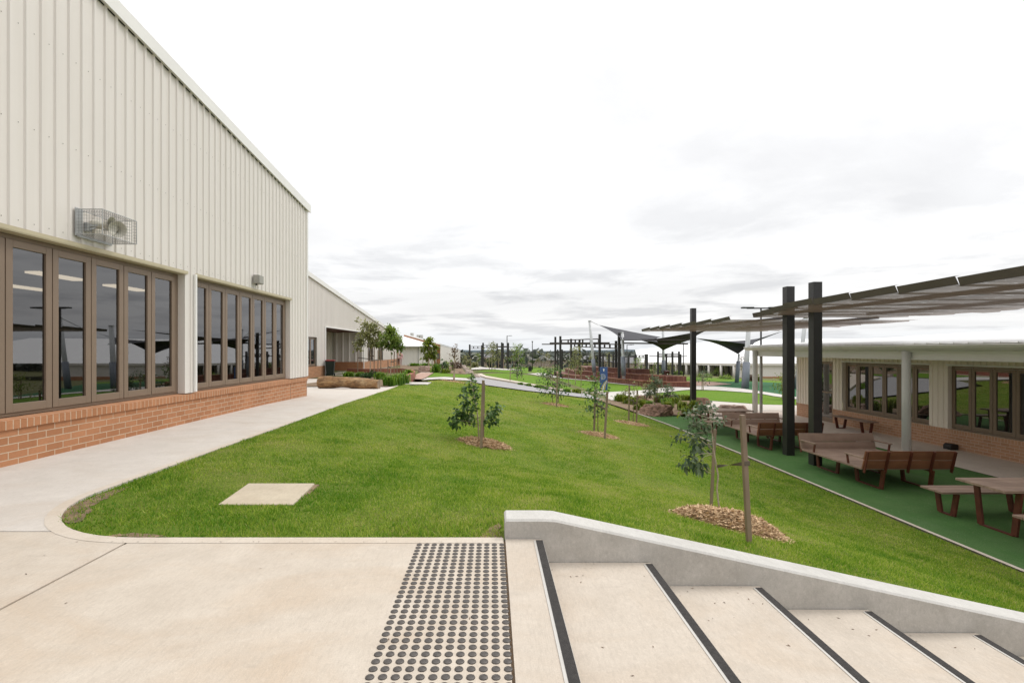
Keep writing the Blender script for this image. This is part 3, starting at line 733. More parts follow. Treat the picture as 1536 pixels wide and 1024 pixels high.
def white_roof_block():
    b = thing('white_roof_building', 'low cream building with a white hipped roof behind the two people', 'building')
    x1 = at(627, 540, 72).x; y0 = 72; z0 = -1.2; ze = at(0, 519.5, 72).z
    mb = MB(); cladding(mb, -32, x1, lambda u: z0, lambda u: ze, y0, -1, .4, .03, axis='x'); mb.build('wall_cladding', M['clad'], b)
    MB().box(-32, x1, y0 + .05, y0 + 24, z0, ze).build('wall_core', M['clad'], b)
    ex = at(636, 520, 71.5).x
    r = MB(); r.add([(-33, y0 - .6, ze), (ex, y0 - .6, ze), (ex, y0 + 25, ze), (-33, y0 + 25, ze), (-25, y0 + 12, ze + 1.75), (ex - 5.0, y0 + 12, ze + 1.75)],
                    [(0, 1, 5, 4), (1, 2, 5), (2, 3, 4, 5), (3, 0, 4)]); r.build('roof', M['roofw'], b)
    MB().box(-33, ex, y0 - .72, y0 - .6, ze - .12, ze + .05).box(ex, ex + .12, y0 - .72, y0 + 25, ze - .12, ze + .05).build('gutter', M['greybox'], b)
    for k in range(4):
        MB().tube([(ex - .15, y0 - .45 + k * 5.5, z0), (ex - .15, y0 - .45 + k * 5.5, ze)], .1, 10).build('verandah_post', M['clad'], b, True)
    MB().tube([(x1 + .06, y0 - .1, z0), (x1 + .06, y0 - .1, ze)], .06, 8).build('downpipe', M['greybox'], b, True)
white_roof_block()

def brick_block():
    b = thing('brick_gable_building', 'distant building with an orange brick gable face and long white side wall', 'building')
    Y = 92.; xa, xb = at(606, 0, Y).x, at(660.5, 0, Y).x; za, zb = at(0, 501.5, Y).z, at(0, 517, Y).z
    Y2 = 150.; zc = at(0, 524.5, Y2).z
    g = MB(); g.add([(xa, Y, -4), (xb, Y, -4), (xb, Y, zb), (xa, Y, za)], [(0, 1, 2, 3)]); g.build('brick_gable', M['brickX'], b)
    s = MB(); s.add([(xb, Y, -6), (xb, Y2, -8), (xb, Y2, zc), (xb, Y, zb)], [(0, 1, 2, 3)]); s.build('side_wall', M['clad'], b)
    r = MB(); r.add([(xa, Y - .3, za + .12), (xb + .2, Y - .3, zb + .12), (xb + .2, Y2, zc + .12), (xa, Y2, za - 1)], [(0, 1, 2, 3)]); r.build('roof', M['roofw'], b)
    MB().add([(xa, Y - .32, za - .05), (xb + .2, Y - .32, zb - .05), (xb + .2, Y - .32, zb + .2), (xa, Y - .32, za + .2)], [(0, 1, 2, 3)]).build('barge_capping', M['capping'], b)
    p0, p1 = at(654.5, 538, Y), at(659.5, 530, Y)
    MB().box(p0.x, p1.x, Y - .06, Y - .01, p0.z, p1.z).build('window', M['dglass'], b)
    for px, h in ((618, .8), (627.5, .6), (632, .6)):
        q = at(px, 503 if px < 620 else 505, Y + 8); MB().tube([(q.x, q.y, q.z - 1.5), (q.x, q.y, q.z + h * .6)], .35, 10).build('roof_vent', M['greybox'], b, True)
brick_block()

def verandah_block():
    X = 13.6; ZF = -1.608; b = thing('verandah_building', 'cream building with tan brick base, folding windows and round-post verandah behind the benches', 'building')
    Y0, Y1 = -3.0, 22.4; SL = -1.04; HD = .83; TOP = 1.12
    W = [(10.70, 15.02, 7), (15.66, 19.52, 6)]; door = (20.08, 20.98)
    more = [(5.8, 10.06, 7), (.9, 5.2, 7)]
    def zb(y):
        for a, c, n in W + more:
            if a < y < c: return HD
        if door[0] < y < door[1]: return HD
        return SL
    cuts = [v for w in W + more for v in w[:2]] + list(door)
    mb = MB(); cladding(mb, Y0, Y1, zb, lambda y: TOP, X, -1, .19, .028, cuts)
    for a, c, n in W + more:
        mb.quad((X, c, SL), (X, c, HD), (X + .15, c, HD), (X + .15, c, SL)); mb.quad((X, a, SL), (X + .15, a, SL), (X + .15, a, HD), (X, a, HD))
    mb.build('wall_cladding', M['cladR'], b)
    c2 = MB(); cladding(c2, X, 30, lambda u: SL, lambda u: TOP, Y1, 1, .19, .028, axis='x'); c2.build('end_cladding', M['cladR'], b)
    c3 = MB(); c3.box(X - .034, X + .04, Y1 - .05, Y1 + .034, SL, TOP); c3.build('corner_flashing', M['capping'], b)
    for a, c, n in W + more: sash_window('window', b, X + .12, a, c, SL + .015, HD, n, -1, M['dglass'])
    fl = MB()
    for a, c, n in W + more: fl.box(X - .036, X + .12, a - .03, c + .03, HD, HD + .05)
    fl.build('lintel_flashing', M['capping'], b)
    d = MB(); a, c = door; d.box(X + .02, X + .08, a, a + .09, ZF, HD).box(X + .02, X + .08, c - .09, c, ZF, HD).box(X + .02, X + .08, a + .09, c - .09, HD - .1, HD).box(X + .02, X + .08, a + .09, c - .09, ZF, ZF + .18).box(X + .02, X + .08, a + .09, c - .09, -.45, -.38)
    dd = d.build('door', M['frame'], b)
    MB().quad((X + .05, a + .09, ZF + .18), (X + .05, a + .09, HD - .1), (X + .05, c - .09, HD - .1), (X + .05, c - .09, ZF + .18)).build('pane', M['dglass'], dd)
    MB().box(X - .02, X + .3, Y0, door[0] - .02, -2.2, SL - .11).build('brick_base', M['brickR'], b); MB().box(X - .02, X + .3, door[1] + .02, Y1 + .03, -2.2, SL - .11).build('brick_base', M['brickR'], b)
    MB().box(X - .035, X + .3, Y0, door[0] - .02, SL - .11, SL).build('brick_sill', M['bricksillR'], b); MB().box(X - .035, X + .3, door[1] + .02, Y1 + .045, SL - .11, SL).build('brick_sill', M['bricksillR'], b)
    # verandah: gutter, beam, soffit, posts
    gx, gt = 11.86, 1.44
    G0, G1 = -3.0, 23.7
    prof = [(gx + .18, gt + .02), (gx, gt), (gx - .012, gt - .02), (gx, gt - .07), (gx + .05, gt - .13), (gx + .12, gt - .165), (gx + .2, gt - .17), (gx + .2, gt - .02)]
    g = MB(); g.loft([[(x, y, z) for x, z in prof] for y in (G0, G1)], caps=True); gut = g.build('gutter', M['capping'], b, fixn=True)
    y = 1.0
    while y < G1 - .3:
        MB().tube([(gx - .014, y, gt - .03), (gx + .005, y, gt - .09), (gx + .06, y, gt - .145), (gx + .14, y, gt - .18)], .009, 6).build('gutter_bracket', M['capping'], gut)
        y += 1.15
    MB().box(12.10, 12.14, G0, 23.3, 1.03, 1.27).box(12.04, 12.14, G0, 23.3, 1.24, 1.272).box(12.04, 12.14, G0, 23.3, 1.02, 1.05).box(12.14, X, 23.22, 23.3, 1.03, 1.27).build('verandah_beam', M['capping'], b)
    MB().quad((12.15, G0, 1.13), (12.15, G1 - .4, 1.13), (X + 1, G1 - .4, 1.13), (X + 1, G0, 1.13)).build('soffit', M['cladR'], b)
    for yy in (6.2, 14.6, 23.0):
        MB().tube([(12.02, yy, ZF), (12.02, yy, 1.27)], .112, 20).build('verandah_post', M['postR'], b, True)
    MB().box(12.16, 12.26, 14.72, 14.80, ZF, 1.02).build('downpipe', M['galv'], b, bevel=.01)
    MB().box(12.30, 12.40, 23.05, 23.15, ZF, 1.02).build('downpipe', M['galv'], b, bevel=.01)
    # low hipped white roof with ribs
    RX, RZ = 21.5, 2.22
    r = MB(); r.add([(gx + .1, G0, gt + .03), (gx + .1, G1, gt + .03), (RX, G1 - 7.5, RZ), (RX, G0, RZ), (31, G1, gt + .03), (31, G0, gt + .03)], [(0, 1, 2, 3)[::-1], (1, 4, 2)[::-1], (4, 5, 3, 2)[::-1]])
    y = G0
    while y < G1 - .1:
        t = min(1, (G1 - y) / 7.5); xe = gx + .1 + (RX - gx - .1) * t; ze = gt + .03 + (RZ - gt - .03) * t
        r.add([(gx + .06, y - .02, gt + .03), (gx + .06, y + .02, gt + .03), (gx + .06, y, gt + .065), (xe, y - .02, ze), (xe, y + .02, ze), (xe, y, ze + .035)], [(0, 2, 5, 3), (2, 1, 4, 5), (0, 1, 2)])
        y += .4
    r.build('roof', M['roofw'], b, fixn=False)
verandah_block()

def far_verandah_block():
    b = thing('white_roof_school_block', 'long low white-roofed building with a post verandah beyond the shade sails', 'building')
    A = at(958, 545, 118); B = at(1104, 547.5, 92); C = at(1320, 547, 92)
    zg = lambda x, y: gz(x, y) - .4
    def wall(p, q, h, name, mat, back=0.0, t=.2):
        d = Vector((q.x - p.x, q.y - p.y, 0)).normalized(); n = Vector((-d.y, d.x, 0))
        if n.y < 0: n = -n
        mb = MB(); P = p + n * back; Q = q + n * back
        v = [(P.x, P.y, zg(P.x, P.y)), (Q.x, Q.y, zg(Q.x, Q.y)), (Q.x, Q.y, Q.z + h), (P.x, P.y, P.z + h)]
        mb.add(v + [tuple(Vector(k) + n * t) for k in v], [(0, 1, 2, 3), (7, 6, 5, 4), (0, 4, 5, 1), (3, 2, 6, 7), (0, 3, 7, 4), (1, 5, 6, 2)]); return mb.build(name, mat, b, fixn=True)
    wall(A, B, -.2, 'glazed_wall', M['dglass'], 2.6)
    wall(B, C, 0, 'side_wall', M['clad'], .1)
    d = (B - A); L = d.length
    for k in range(10):
        p = A + d * ((k + .15) / 9.3); MB().tube([(p.x, p.y, zg(p.x, p.y)), (p.x, p.y, p.z)], .24, 10).build('verandah_post', M['clad'], b, True)
    for k in range(26):
        p = A + d * (k / 25); n = Vector((-d.y, d.x, 0)).normalized(); n = n if n.y > 0 else -n; p = p + n * 2.5
        MB().box(p.x - (.5 if k % 3 == 0 else .12), p.x + .12, p.y - .1, p.y + .02, zg(p.x, p.y), p.z - .2).build('mullion', M['cladshade'], b)
    def eave(p, q): MB().bar(p + Vector((0, -.15, .1)), q + Vector((0, -.15, .1)), .3, .42).build('gutter', M['clad'], b)
    eave(A, B); eave(B, C)
    bb = MB(); w0 = zg(C.x, C.y); bb.box(B.x + 4, C.x, B.y + .02, B.y + .1, w0 - 1, B.z - 2.1); bb.build('brick_base', M['brickX'], b)
    up = lambda p, dx, dy, dz: (p.x + dx, p.y + dy, p.z + dz)
    r = MB(); r.add([up(A, 0, 0, .3), up(B, 0, -.2, .3), up(C, 30, -.2, .3), up(C, 30, 30, 5.6), up(B, 10, 26, 5.2), up(A, 6, 24, 3.2)], [(0, 1, 4, 5), (1, 2, 3, 4)]); r.build('roof', M['roofw'], b)
    for px, py in ((1068, 527), (1084, 528.5), (1090, 527)):
        q = at(px, py, 112); MB().box(q.x - .7, q.x + .7, q.y - .3, q.y + .3, q.z - .4, q.z + .25).build('roof_vent', M['greybox'], b)
far_verandah_block()

def far_houses():
    """suburb on the far slope, each house a thing of its own"""
    rnd = random.Random(5); spots = []
    for px in range(690, 985, 9):
        spots.append((px + rnd.uniform(-3, 3), rnd.uniform(190, 430)))
    spots += [(rnd.uniform(700, 960), rnd.uniform(430, 900)) for _ in range(22)]
    nm = ['west', 'east']
    looks = ['small grey-roofed house in the far suburb', 'small pale-roofed house in the far suburb']
    for i, (px, y) in enumerate(spots):
        x = (px - CX) * y / FPX; z = gz(x, y); w = rnd.uniform(9, 15); d = 9; h = 2.7; p = rnd.random() < .3
        t = thing('suburban_house', looks[int(p)] + ' beyond the park', 'house', (x, y, z), rnd.uniform(-.5, .5), 'pale-roofed far houses' if p else 'grey-roofed far houses')
        MB().box(-w / 2, w / 2, -d / 2, d / 2, -1, h).build('wall', M['housewall'], t)
        r = MB(); e = .5; r.add([(-w / 2 - e, -d / 2 - e, h), (w / 2 + e, -d / 2 - e, h), (w / 2 + e, d / 2 + e, h), (-w / 2 - e, d / 2 + e, h), (-w / 2 + 3, 0, h + 2.3), (w / 2 - 3, 0, h + 2.3)], [(0, 1, 5, 4), (1, 2, 5), (2, 3, 4, 5), (3, 0, 4)])
        r.build('roof', M['houseroofp'] if p else M['houseroof'], t)
far_houses()
# ------------------------------------------------------------------ steps, cheek wall, studs, pit lid
NOSE = [.343 + .745 * k for k in range(10)]; RISE = .161
def stairs():
    t = thing('staircase', 'broad pale concrete steps with dark grip strips going down to the green turf', 'steps')
    ya, yb = -4.0, 3.455
    mb = MB(); xs = [.10] + NOSE
    for k in range(10):
        z = -RISE * k
        x0 = .092 if k == 0 else NOSE[k - 1]; x1 = NOSE[k]
        mb.quad((x0, ya, z), (x1, ya, z), (x1, yb, z), (x0, yb, z))
        mb.quad((x1, ya, z), (x1, ya, z - RISE), (x1, yb, z - RISE), (x1, yb, z))
    mb.quad((.092, ya, 0), (.092, yb, 0), (.092, yb, -.3), (.092, ya, -.3))
    mb.build('treads', M['concstep'], t)
    for k in range(10):
        x = NOSE[k]; z = -RISE * k
        n = MB(); n.box(x - .060, x + .003, ya, yb - .035, z + .0005, z + .004).box(x, x + .003, ya, yb - .035, z - .035, z)
        o = n.build('nosing', M['alu'], t)
        MB().box(x - .045, x + .001, ya, yb - .035, z + .004, z + .0065).build('grip_insert', M['grip'], o)
stairs()
def cheek_wall():
    y0, y1 = 3.46, 3.675
    xs = [.088, .36, .44, 7.6]; zt = lambda x: .132 if x <= .36 else (.128 if x < .45 else .128 - .2155 * (x - .44))
    mb = MB(); rings = []
    xx = [.088, .10] + [.36, .40, .44] + list(np.arange(.8, 7.7, .4))
    for i, x in enumerate(xx):
        z = .132 if x <= .36 else (.130 if x <= .40 else .132 - .2155 * (x - .42))
        k = .012 if i == 0 else 0; ch = .014
        rings.append([(x, y0, -2.0), (x, y0, z - ch - k), (x, y0 + ch, z - k), (x, y1 - ch, z - k), (x, y1, z - ch - k), (x, y1, -2.0)])
    n = 6; vs = [q for r in rings for q in r]
    for i in range(len(rings) - 1):
        a = i * n; b = a + n
        mb.add([vs[a], vs[b], vs[b + 1], vs[a + 1]], [(0, 1, 2, 3)], 0)
        for k in (1, 2, 3): mb.add([vs[a + k], vs[b + k], vs[b + k + 1], vs[a + k + 1]], [(0, 1, 2, 3)], 1)
        mb.add([vs[a + 4], vs[b + 4], vs[b + 5], vs[a + 5]], [(0, 1, 2, 3)], 0)
    mb.add(rings[0], [(5, 4, 3, 2, 1, 0)], 0)
    o = mb.build('cheek_wall', [M['concwall'], M['conctop']])
    tag(o, 'low grey concrete wall sloping down beside the steps', 'retaining wall')
cheek_wall()
def studs():
    cols = [-.484 + .05 * i for i in range(12)]; rows = [3.352 - .0503 * j for j in range(31)]
    rnd = random.Random(3)
    prof = [(.0185, .0), (.0175, .0035), (.0135, .0055), (.0125, .0048), (.009, .0058), (.008, .0050), (.004, .0060)]
    n = 14; base = MB()
    base.loft([[(r * math.cos(2 * PI * k / n), r * math.sin(2 * PI * k / n), z) for k in range(n)] for r, z in prof], caps=True)
    src = base.build('tactile_stud', M['stud'], smooth=False)
    first = True; near = rows[4:29]; far = rows[:4] + rows[29:]
    for y in near:
        for x in cols:
            o = src if first else src.copy()
            if not first: COL.objects.link(o)
            first = False
            o.location = (x + rnd.gauss(0, .0006), y + rnd.gauss(0, .0006), .0)
            o.rotation_euler = (0, 0, rnd.uniform(0, 6))
            tag(o, 'small dark round tactile stud in the dotted strip at the top of the steps', 'tactile stud', 'tactile studs in the dotted strip')
    mb = MB()
    for y in far:
        for x in cols: mb.add(base.v, base.f, 0, Matrix.Translation((x, y, 0)))
    o = mb.build('tactile_studs', M['stud'])
    tag(o, 'last rows of dark studs where the dotted strip meets the lawn edge', 'tactile studs', None, 'stuff')
studs()
def pit():
    bm = bmesh.new(); c = [(-2.34, 4.30), (-1.70, 4.30), (-1.755, 4.98), (-2.41, 4.98)]
    z = gz(-2.05, 4.6) + .0
    mb = MB(); mb.prism(c, 'z', z - .1, z); lid = mb.build('pit_lid', M['pit'], bevel=.008)
    tag(lid, 'square pale concrete pit lid set flush in the grass', 'pit lid')
    s = MB(); q = [(-2.38, 4.27), (-1.67, 4.27), (-1.72, 5.01), (-2.44, 5.01)]
    s.prism(q, 'z', z - .1, z - .02); o = s.build('bare_soil', M['soil']); o['kind'] = 'structure'
pit()
def debris():
    rnd = random.Random(9); V = []; F = []; T = []
    for k in range(85):
        if rnd.random() < .6:
            i = rnd.choice([1, 1, 2, 2, 3, 4]); x = rnd.uniform(NOSE[i - 1] + .05, NOSE[i] - .1); y = min(3.43, rnd.uniform(2.2, 3.4) if rnd.random() < .5 else 3.2 + abs(rnd.gauss(0, .12))); z = -RISE * i
        else: x = rnd.uniform(-3, 0); y = rnd.uniform(1.9, 3.4) if rnd.random() < .4 else 3.4; z = 0
        s = rnd.uniform(.005, .013); a = rnd.uniform(0, 6); c, d = math.cos(a) * s, math.sin(a) * s; b = len(V)
        V += [(x - c, y - d, z + .0015), (x + d * .3, y - c * .3, z + .003), (x + c, y + d, z + .004), (x - d * .3, y + c * .3, z + .002)]; F.append((b, b + 1, b + 2, b + 3)); T += [rnd.random()] * 4
    o = np_mesh('leaf_litter', V, F, M['leafred'], None, T); tag(o, 'few tiny dry leaves scattered over the concrete steps and landing', 'leaf litter', None, 'stuff')
debris()

# ------------------------------------------------------------------ things on the hall wall
def speaker():
    X = -5.395
    ya = 755 * 5.40 / (738 - 112) ; yb = 755 * 5.40 / (738 - 146.)
    ya, yb = 6.53, 7.16; za, zb_ = 2.80, 3.125; D = .34
    t = thing('horn_speaker', 'twin cream horn loudspeakers inside a wire cage above the first windows', 'loudspeaker', (X, ya, za))
    L, Hh = yb - ya, zb_ - za
    fr = MB(); c = [(0, 0), (D, 0), (D, L), (0, L)]
    for z in (0, Hh):
        for i in range(4): fr.bar((*c[i], z), (*c[(i + 1) % 4], z), .007)
    for x, y in c: fr.bar((x, y, 0), (x, y, Hh), .008)
    fr.build('cage_frame', M['galv'], t)
    w = MB(); d = .0017
    for k in range(1, 9):
        z = Hh * k / 8
        if k < 8: w.bar((0, 0, z), (D, 0, z), d).bar((D, 0, z), (D, L, z), d).bar((0, L, z), (D, L, z), d)
    for k in range(1, 10):
        x = D * k / 10; w.bar((x, 0, 0), (x, 0, Hh), d).bar((x, L, 0), (x, L, Hh), d).bar((x, 0, 0), (x, L, 0), d).bar((x, 0, Hh), (x, L, Hh), d)
    for k in range(1, 18):
        y = L * k / 18; w.bar((D, y, 0), (D, y, Hh), d).bar((0, y, 0), (D, y, 0), d).bar((0, y, Hh), (D, y, Hh), d)
    w.build('wire_mesh', M['wire'], t)
    pl = MB(); pl.box(-.002, .006, -.02, .10, -.02, Hh + .02).box(-.002, .03, .02, L - .05, -.035, -.012); pl.build('wall_plate', M['galv'], t)
    def horn(cx, cy, cz, dirv, s):
        d = Vector(dirv).normalized(); u = d.cross(Vector((0, 0, 1))).normalized(); v = u.cross(d); n = 22; R0 = []
        for q, r in ((-.13, .035), (-.12, .05), (-.03, .052), (-.02, .03), (.02, .045), (.06, .075), (.085, .105), (.09, .11), (.086, .104), (.05, .066), (.0, .035), (-.01, .028), (.03, .024), (.034, .004)):
            p = Vector((cx, cy, cz)) + d * q * s
            R0.append([p + (u * math.cos(2 * PI * k / n) + v * math.sin(2 * PI * k / n)) * r * s for k in range(n)])
        h = MB(); h.loft(R0, caps=True); return h.build('horn', M['horn'], t, True, fixn=True)
    horn(.13, .30, .19, (.95, .18, -.06), 1.15)
    horn(.17, .46, .17, (.75, -.62, -.1), 1.0)
    br = MB(); br.bar((0, .16, .14), (.12, .2, .16), .02).bar((0, .16, .08), (.1, .2, .13), .02).bar((.0, .42, .16), (.12, .46, .15), .02).box(.0, .05, .12, .2, .07, .18); br.build('bracket', M['galv'], t)
speaker()
def wallbox():
    X = -5.395; y = 11.36
    t = thing('junction_box', 'small grey square box fixed to the cladding above the second windows', 'wall box', (X, y, 2.80))
    MB().box(0, .13, 0, .24, 0, .20).build('body', M['greybox'], t, bevel=.012)
    MB().box(.13, .142, .01, .23, .01, .19).build('cover', M['greybox'], t, bevel=.006)
    MB().tube([(.05, .06, -.035), (.05, .06, 0)], .02, 8).build('cable_gland', M['black'], t)
wallbox()
def bait():
    t = thing('bait_station', 'small black plastic box on the verandah floor against the brick base', 'plastic box', (13.44, 14.75, -1.606))
    MB().prism([(-.11, 0), (.11, 0), (.11, .16), (-.06, .17), (-.11, .12)], 'y', -.13, .13).build('body', M['black'], t, bevel=.012)
    MB().box(-.118, -.111, -.05, .05, .03, .09).build('opening', M['gasket'], t)
bait()

# ------------------------------------------------------------------ pergola canopies by the benches
def canopy(name, label, y0, n, pitch, z, x00, x1, posts, rise=0.0, drop=.05, lip=.16, stag=99):
    t = thing(name, label, 'shade canopy', (0, 0, 0))
    for k in range(n):
        ya = y0 + k * pitch; yb = ya + pitch * 1.04; za = z + rise * k; zb_ = za - drop; s = MB(); m = 10; x0 = x00 + max(0, k - stag) * .33
        # one sheet: near edge a little higher than the far edge, laid shingle fashion; the free end is ragged
        ends = [x1 + .35 * mnoise.noise((k * 1.7, j * .8, y0)) for j in range(5)]
        for i in range(m):
            for j in range(4):
                def P(i, j):
                    f = j / 4; x = x0 + .02 + (ends[j] - x0) * i / m
                    return (x, ya + (yb - ya) * f, za + (zb_ - za) * f + .02 * math.sin(i * 1.3 + k * 2) * (i / m))
                s.quad(P(i, j), P(i + 1, j), P(i + 1, j + 1), P(i, j + 1), 0)
        s.build('perforated_sheet', M['perf'], t)
        l = MB(); g = .035; sl = lip * .8
        A, B = (x0, ya + g, za + lip), (x0, yb - g - .02, zb_ + lip); C_, D_ = (x0 + .03, yb - g - sl * .3, zb_), (x0 + .03, ya + g - sl * .3 + .0, za)
        l.add([A, B, C_, D_] + [(p[0] + .012, p[1], p[2]) for p in (A, B, C_, D_)], [(0, 1, 2, 3), (7, 6, 5, 4), (0, 4, 5, 1), (2, 6, 7, 3), (0, 3, 7, 4), (1, 5, 6, 2)])
        l.quad(A, B, (x0 + .10, yb - g, zb_ + lip + .01), (x0 + .10, ya + g, za + lip + .01))
        l.build('edge_lip', M['lip'], t, fixn=True)
    bm_ = MB()
    for x in (x00 + 1.8, x1 - 1.2): bm_.bar((x, y0 + .1, z + .07), (x, y0 + n * pitch, z + .07 + rise * n), .06, .08)
    bm_.build('support_beam', M['ladder'], t)
    for (px, py, top) in posts:
        g = gz(px, py); MB().box(px - .11, px + .11, py - .11, py + .11, g - .1, top).build('post', M['post'], t, bevel=.006)
    return t
canopy('shade_canopy', 'large brown perforated canopy reaching out over the nearest benches', 2.9, 11, 1.09, 2.22, 6.70, 12.3, [(8.26, 14.02, 3.06), (8.22, 12.8, 3.02)], .006, .02, .125, 7)
canopy('shade_canopy', 'smaller brown perforated canopy with stepped edge on one dark post', 14.95, 7, 1.26, 2.20, 7.05, 12.75, [(9.55, 23.9, 3.28)], .004, .05, .10)

# ------------------------------------------------------------------ benches and tables
def leg_loop(mb, x, ya, yb, z, inset=.07, w=.06, tk=.012, foot=True):
    """flat-bar leg frame standing in the plane x: two uprights leaning in, joined at the floor"""
    for sg, y in ((1, ya), (-1, yb)): mb.bar((x, y, z), (x, y + sg * inset, .012), .09, .035, up=(1, 0, 0))
    mb.box(x - .03, x + .03, ya + inset, yb - inset, 0, .02)
def slats(mb, x0, x1, y0, y1, z, n, th=.035, gap=.008):
    p = (y1 - y0 + gap) / n
    for k in range(n): mb.box(x0, x1, y0 + k * p, y0 + k * p + p - gap, z - th, z)
    return mb
def flat_bench(L=1.85, W=.45):
    t = thing('timber_bench', 'x', 'bench'); 
    slats(MB(), 0, L, 0, W, .45, 3).build('seat', M['deck'], t, bevel=.003)
    for x in (.28, L - .28):
        l = MB(); leg_loop(l, x, .03, W - .03, .415); l.build('leg_frame', M['rust'], t)
        MB().box(x - .025, x + .025, .04, W - .04, .39, .414).build('seat_bearer', M['rust'], t)
    return t
def table():
    t = thing('timber_table', 'x', 'table'); L, W = 1.9, .82
    slats(MB(), 0, L, 0, W, .75, 5, .04).build('table_top', M['deck'], t, bevel=.003)
    for x in (.3, L - .3):
        l = MB(); leg_loop(l, x, .06, W - .06, .71, .08); l.build('leg_frame', M['rust'], t)
        MB().box(x - .03, x + .03, .06, W - .06, .67, .709).build('top_bearer', M['rust'], t)
    return t
def lounge():
    t = thing('platform_seat', 'x', 'bench'); L, W = 1.86, 2.1
    d = slats(MB(), 0, L, .03, W - .03, .45, 15, .04); d.build('seat_deck', M['deck'], t, bevel=.003)
    for y, sg, mat in ((0.0, -1, 'deckred'), (W, 1, 'deck')):
        bk = MB()
        for i, (z0, z1) in enumerate(((.44, .615), (.625, .82))):
            o0, o1 = sg * (z0 - .44) * .26, sg * (z1 - .44) * .26
            for a, b in ((0, L),):
                v = [(a, y + o0, z0), (b, y + o0, z0), (b, y + o1, z1), (a, y + o1, z1)]; th = -sg * .035
                bk.add(v + [(p[0], p[1] + th, p[2]) for p in v], [(0, 1, 2, 3), (7, 6, 5, 4), (0, 4, 5, 1), (3, 2, 6, 7), (0, 3, 7, 4), (1, 5, 6, 2)])
        o = bk.build('backrest', M['deckred'] if sg < 0 else M['deck'], t, bevel=.004, fixn=True)
        for x in (.02, .46, .93, 1.40, L - .02):
            MB().bar((x, y + sg * .012, .36), (x, y + sg * .122, .815), .055, .02, up=(1, 0, 0)).build('back_rib', M['rust'], o)
        for x in (.03, L - .03):
            ar = MB(); ar.box(x - .035, x + .035, *sorted((y - sg * .0, y - sg * .55)), .645, .675)
            a = ar.build('armrest', M['deck'], t, bevel=.006)
            MB().bar((x, y - sg * .50, .645), (x, y - sg * .46, .45), .05, .02, up=(1, 0, 0)).build('arm_support', M['rust'], a)
    for x in (.42, L - .42):
        for ya, yb in ((-.02, .78), (W - .78, W + .02)):
            l = MB(); leg_loop(l, x, ya, yb, .41, .06); l.build('leg_frame', M['rust'], t)
    for x in (.42, L - .42): MB().box(x - .03, x + .03, .02, W - .02, .375, .409).build('deck_bearer', M['rust'], t)
    return t
ZT = -1.614
pl = lounge(); pl.location = (7.73, 10.5, ZT); pl['label'] = 'wide slatted platform seat with facing backrests, beside the two close dark posts'
dup(pl, (7.70, 14.62, ZT), label='wide slatted platform seat with facing backrests, half hidden behind the two dark posts')
tb = table(); tb.location = (7.86, 7.72, ZT); tb['label'] = 'grey timber table with red-brown steel legs cut by the photo edge'
dup(tb, (7.42, 17.9, ZT), label='grey timber table beside the red boulders at the far end of the turf')
fb = flat_bench(); fb.location = (7.80, 8.72, ZT); fb['label'] = 'grey slatted bench standing between the cut-off table and the platform seat'
fb['group'] = 'flat benches'
dup(fb, (7.80, 7.10, ZT), label='grey slatted bench on the near side of the cut-off table', group='flat benches')
dup(fb, (7.45, 18.95, ZT), label='grey slatted bench behind the far table by the boulders', group='flat benches')
dup(fb, (7.42, 17.22, ZT), label='grey slatted bench in front of the far table', group='flat benches')
wb = dup(fb, (13.20, 17.15, -1.603), rz=PI / 2, label='timber bench standing under the verandah windows against the brick base', group='flat benches')

# ------------------------------------------------------------------ bins, log, rocks
def wheelie(name, label, lid, body, loc, rz, s=1.0):
    t = thing(name, label, 'bin', loc, rz); t.scale = (s, s, s)
    bd = MB(); bd.loft([[(-w, -d, z), (w, -d, z), (w, d + .03 * z, z), (-w, d + .03 * z, z)] for w, d, z in ((.215, .24, .06), (.24, .27, .5), (.285, .33, .98), (.30, .345, .98), (.30, .345, 1.0))], caps=True)
    bd.build('body', M[body], t, bevel=.015)
    l = MB(); l.loft([[(-w, -d, z), (w, -d, z), (w, d + .05, z), (-w, d + .05, z)] for w, d, z in ((.305, .36, 1.0), (.305, .36, 1.035), (.24, .27, 1.075))], caps=True); l.build('lid', M[lid], t, bevel=.012)
    MB().tube([(-.26, .42, .97), (.26, .42, .97)], .018, 8).build('handle', M[body], t, True)
    for x in (-.25, .25): MB().tube([(x - .03, .22, .10), (x + .03, .22, .10)], .10, 16).build('wheel', M['black'], t, True)
    return t
p = site(495.5, 564.0); wheelie('wheelie_bin', 'dark green wheelie bin with a red lid beside the porch', 'binred', 'bin', p, .2, 1.0)
p = site(1000, 567.3); wb2 = wheelie('wheelie_bin', 'maroon wheelie bin with white badge at the base of a sail mast', 'binmaroon', 'binmaroon', p, 0, 1.0)
MB().box(-.07, .07, -.345, -.338, .5, .68).build('badge', M['white'], wb2)
p = site(795, 557); t = thing('park_bin', 'dark square park bin with a canopy lid beside the far path', 'bin', p)
MB().box(-.32, .32, -.32, .32, 0, .95).build('body', M['black'], t, bevel=.03); MB().box(-.42, .42, -.42, .42, 1.12, 1.2).box(-.38, -.34, -.3, .3, .95, 1.12).box(.34, .38, -.3, .3, .95, 1.12).build('lid', M['post'], t)

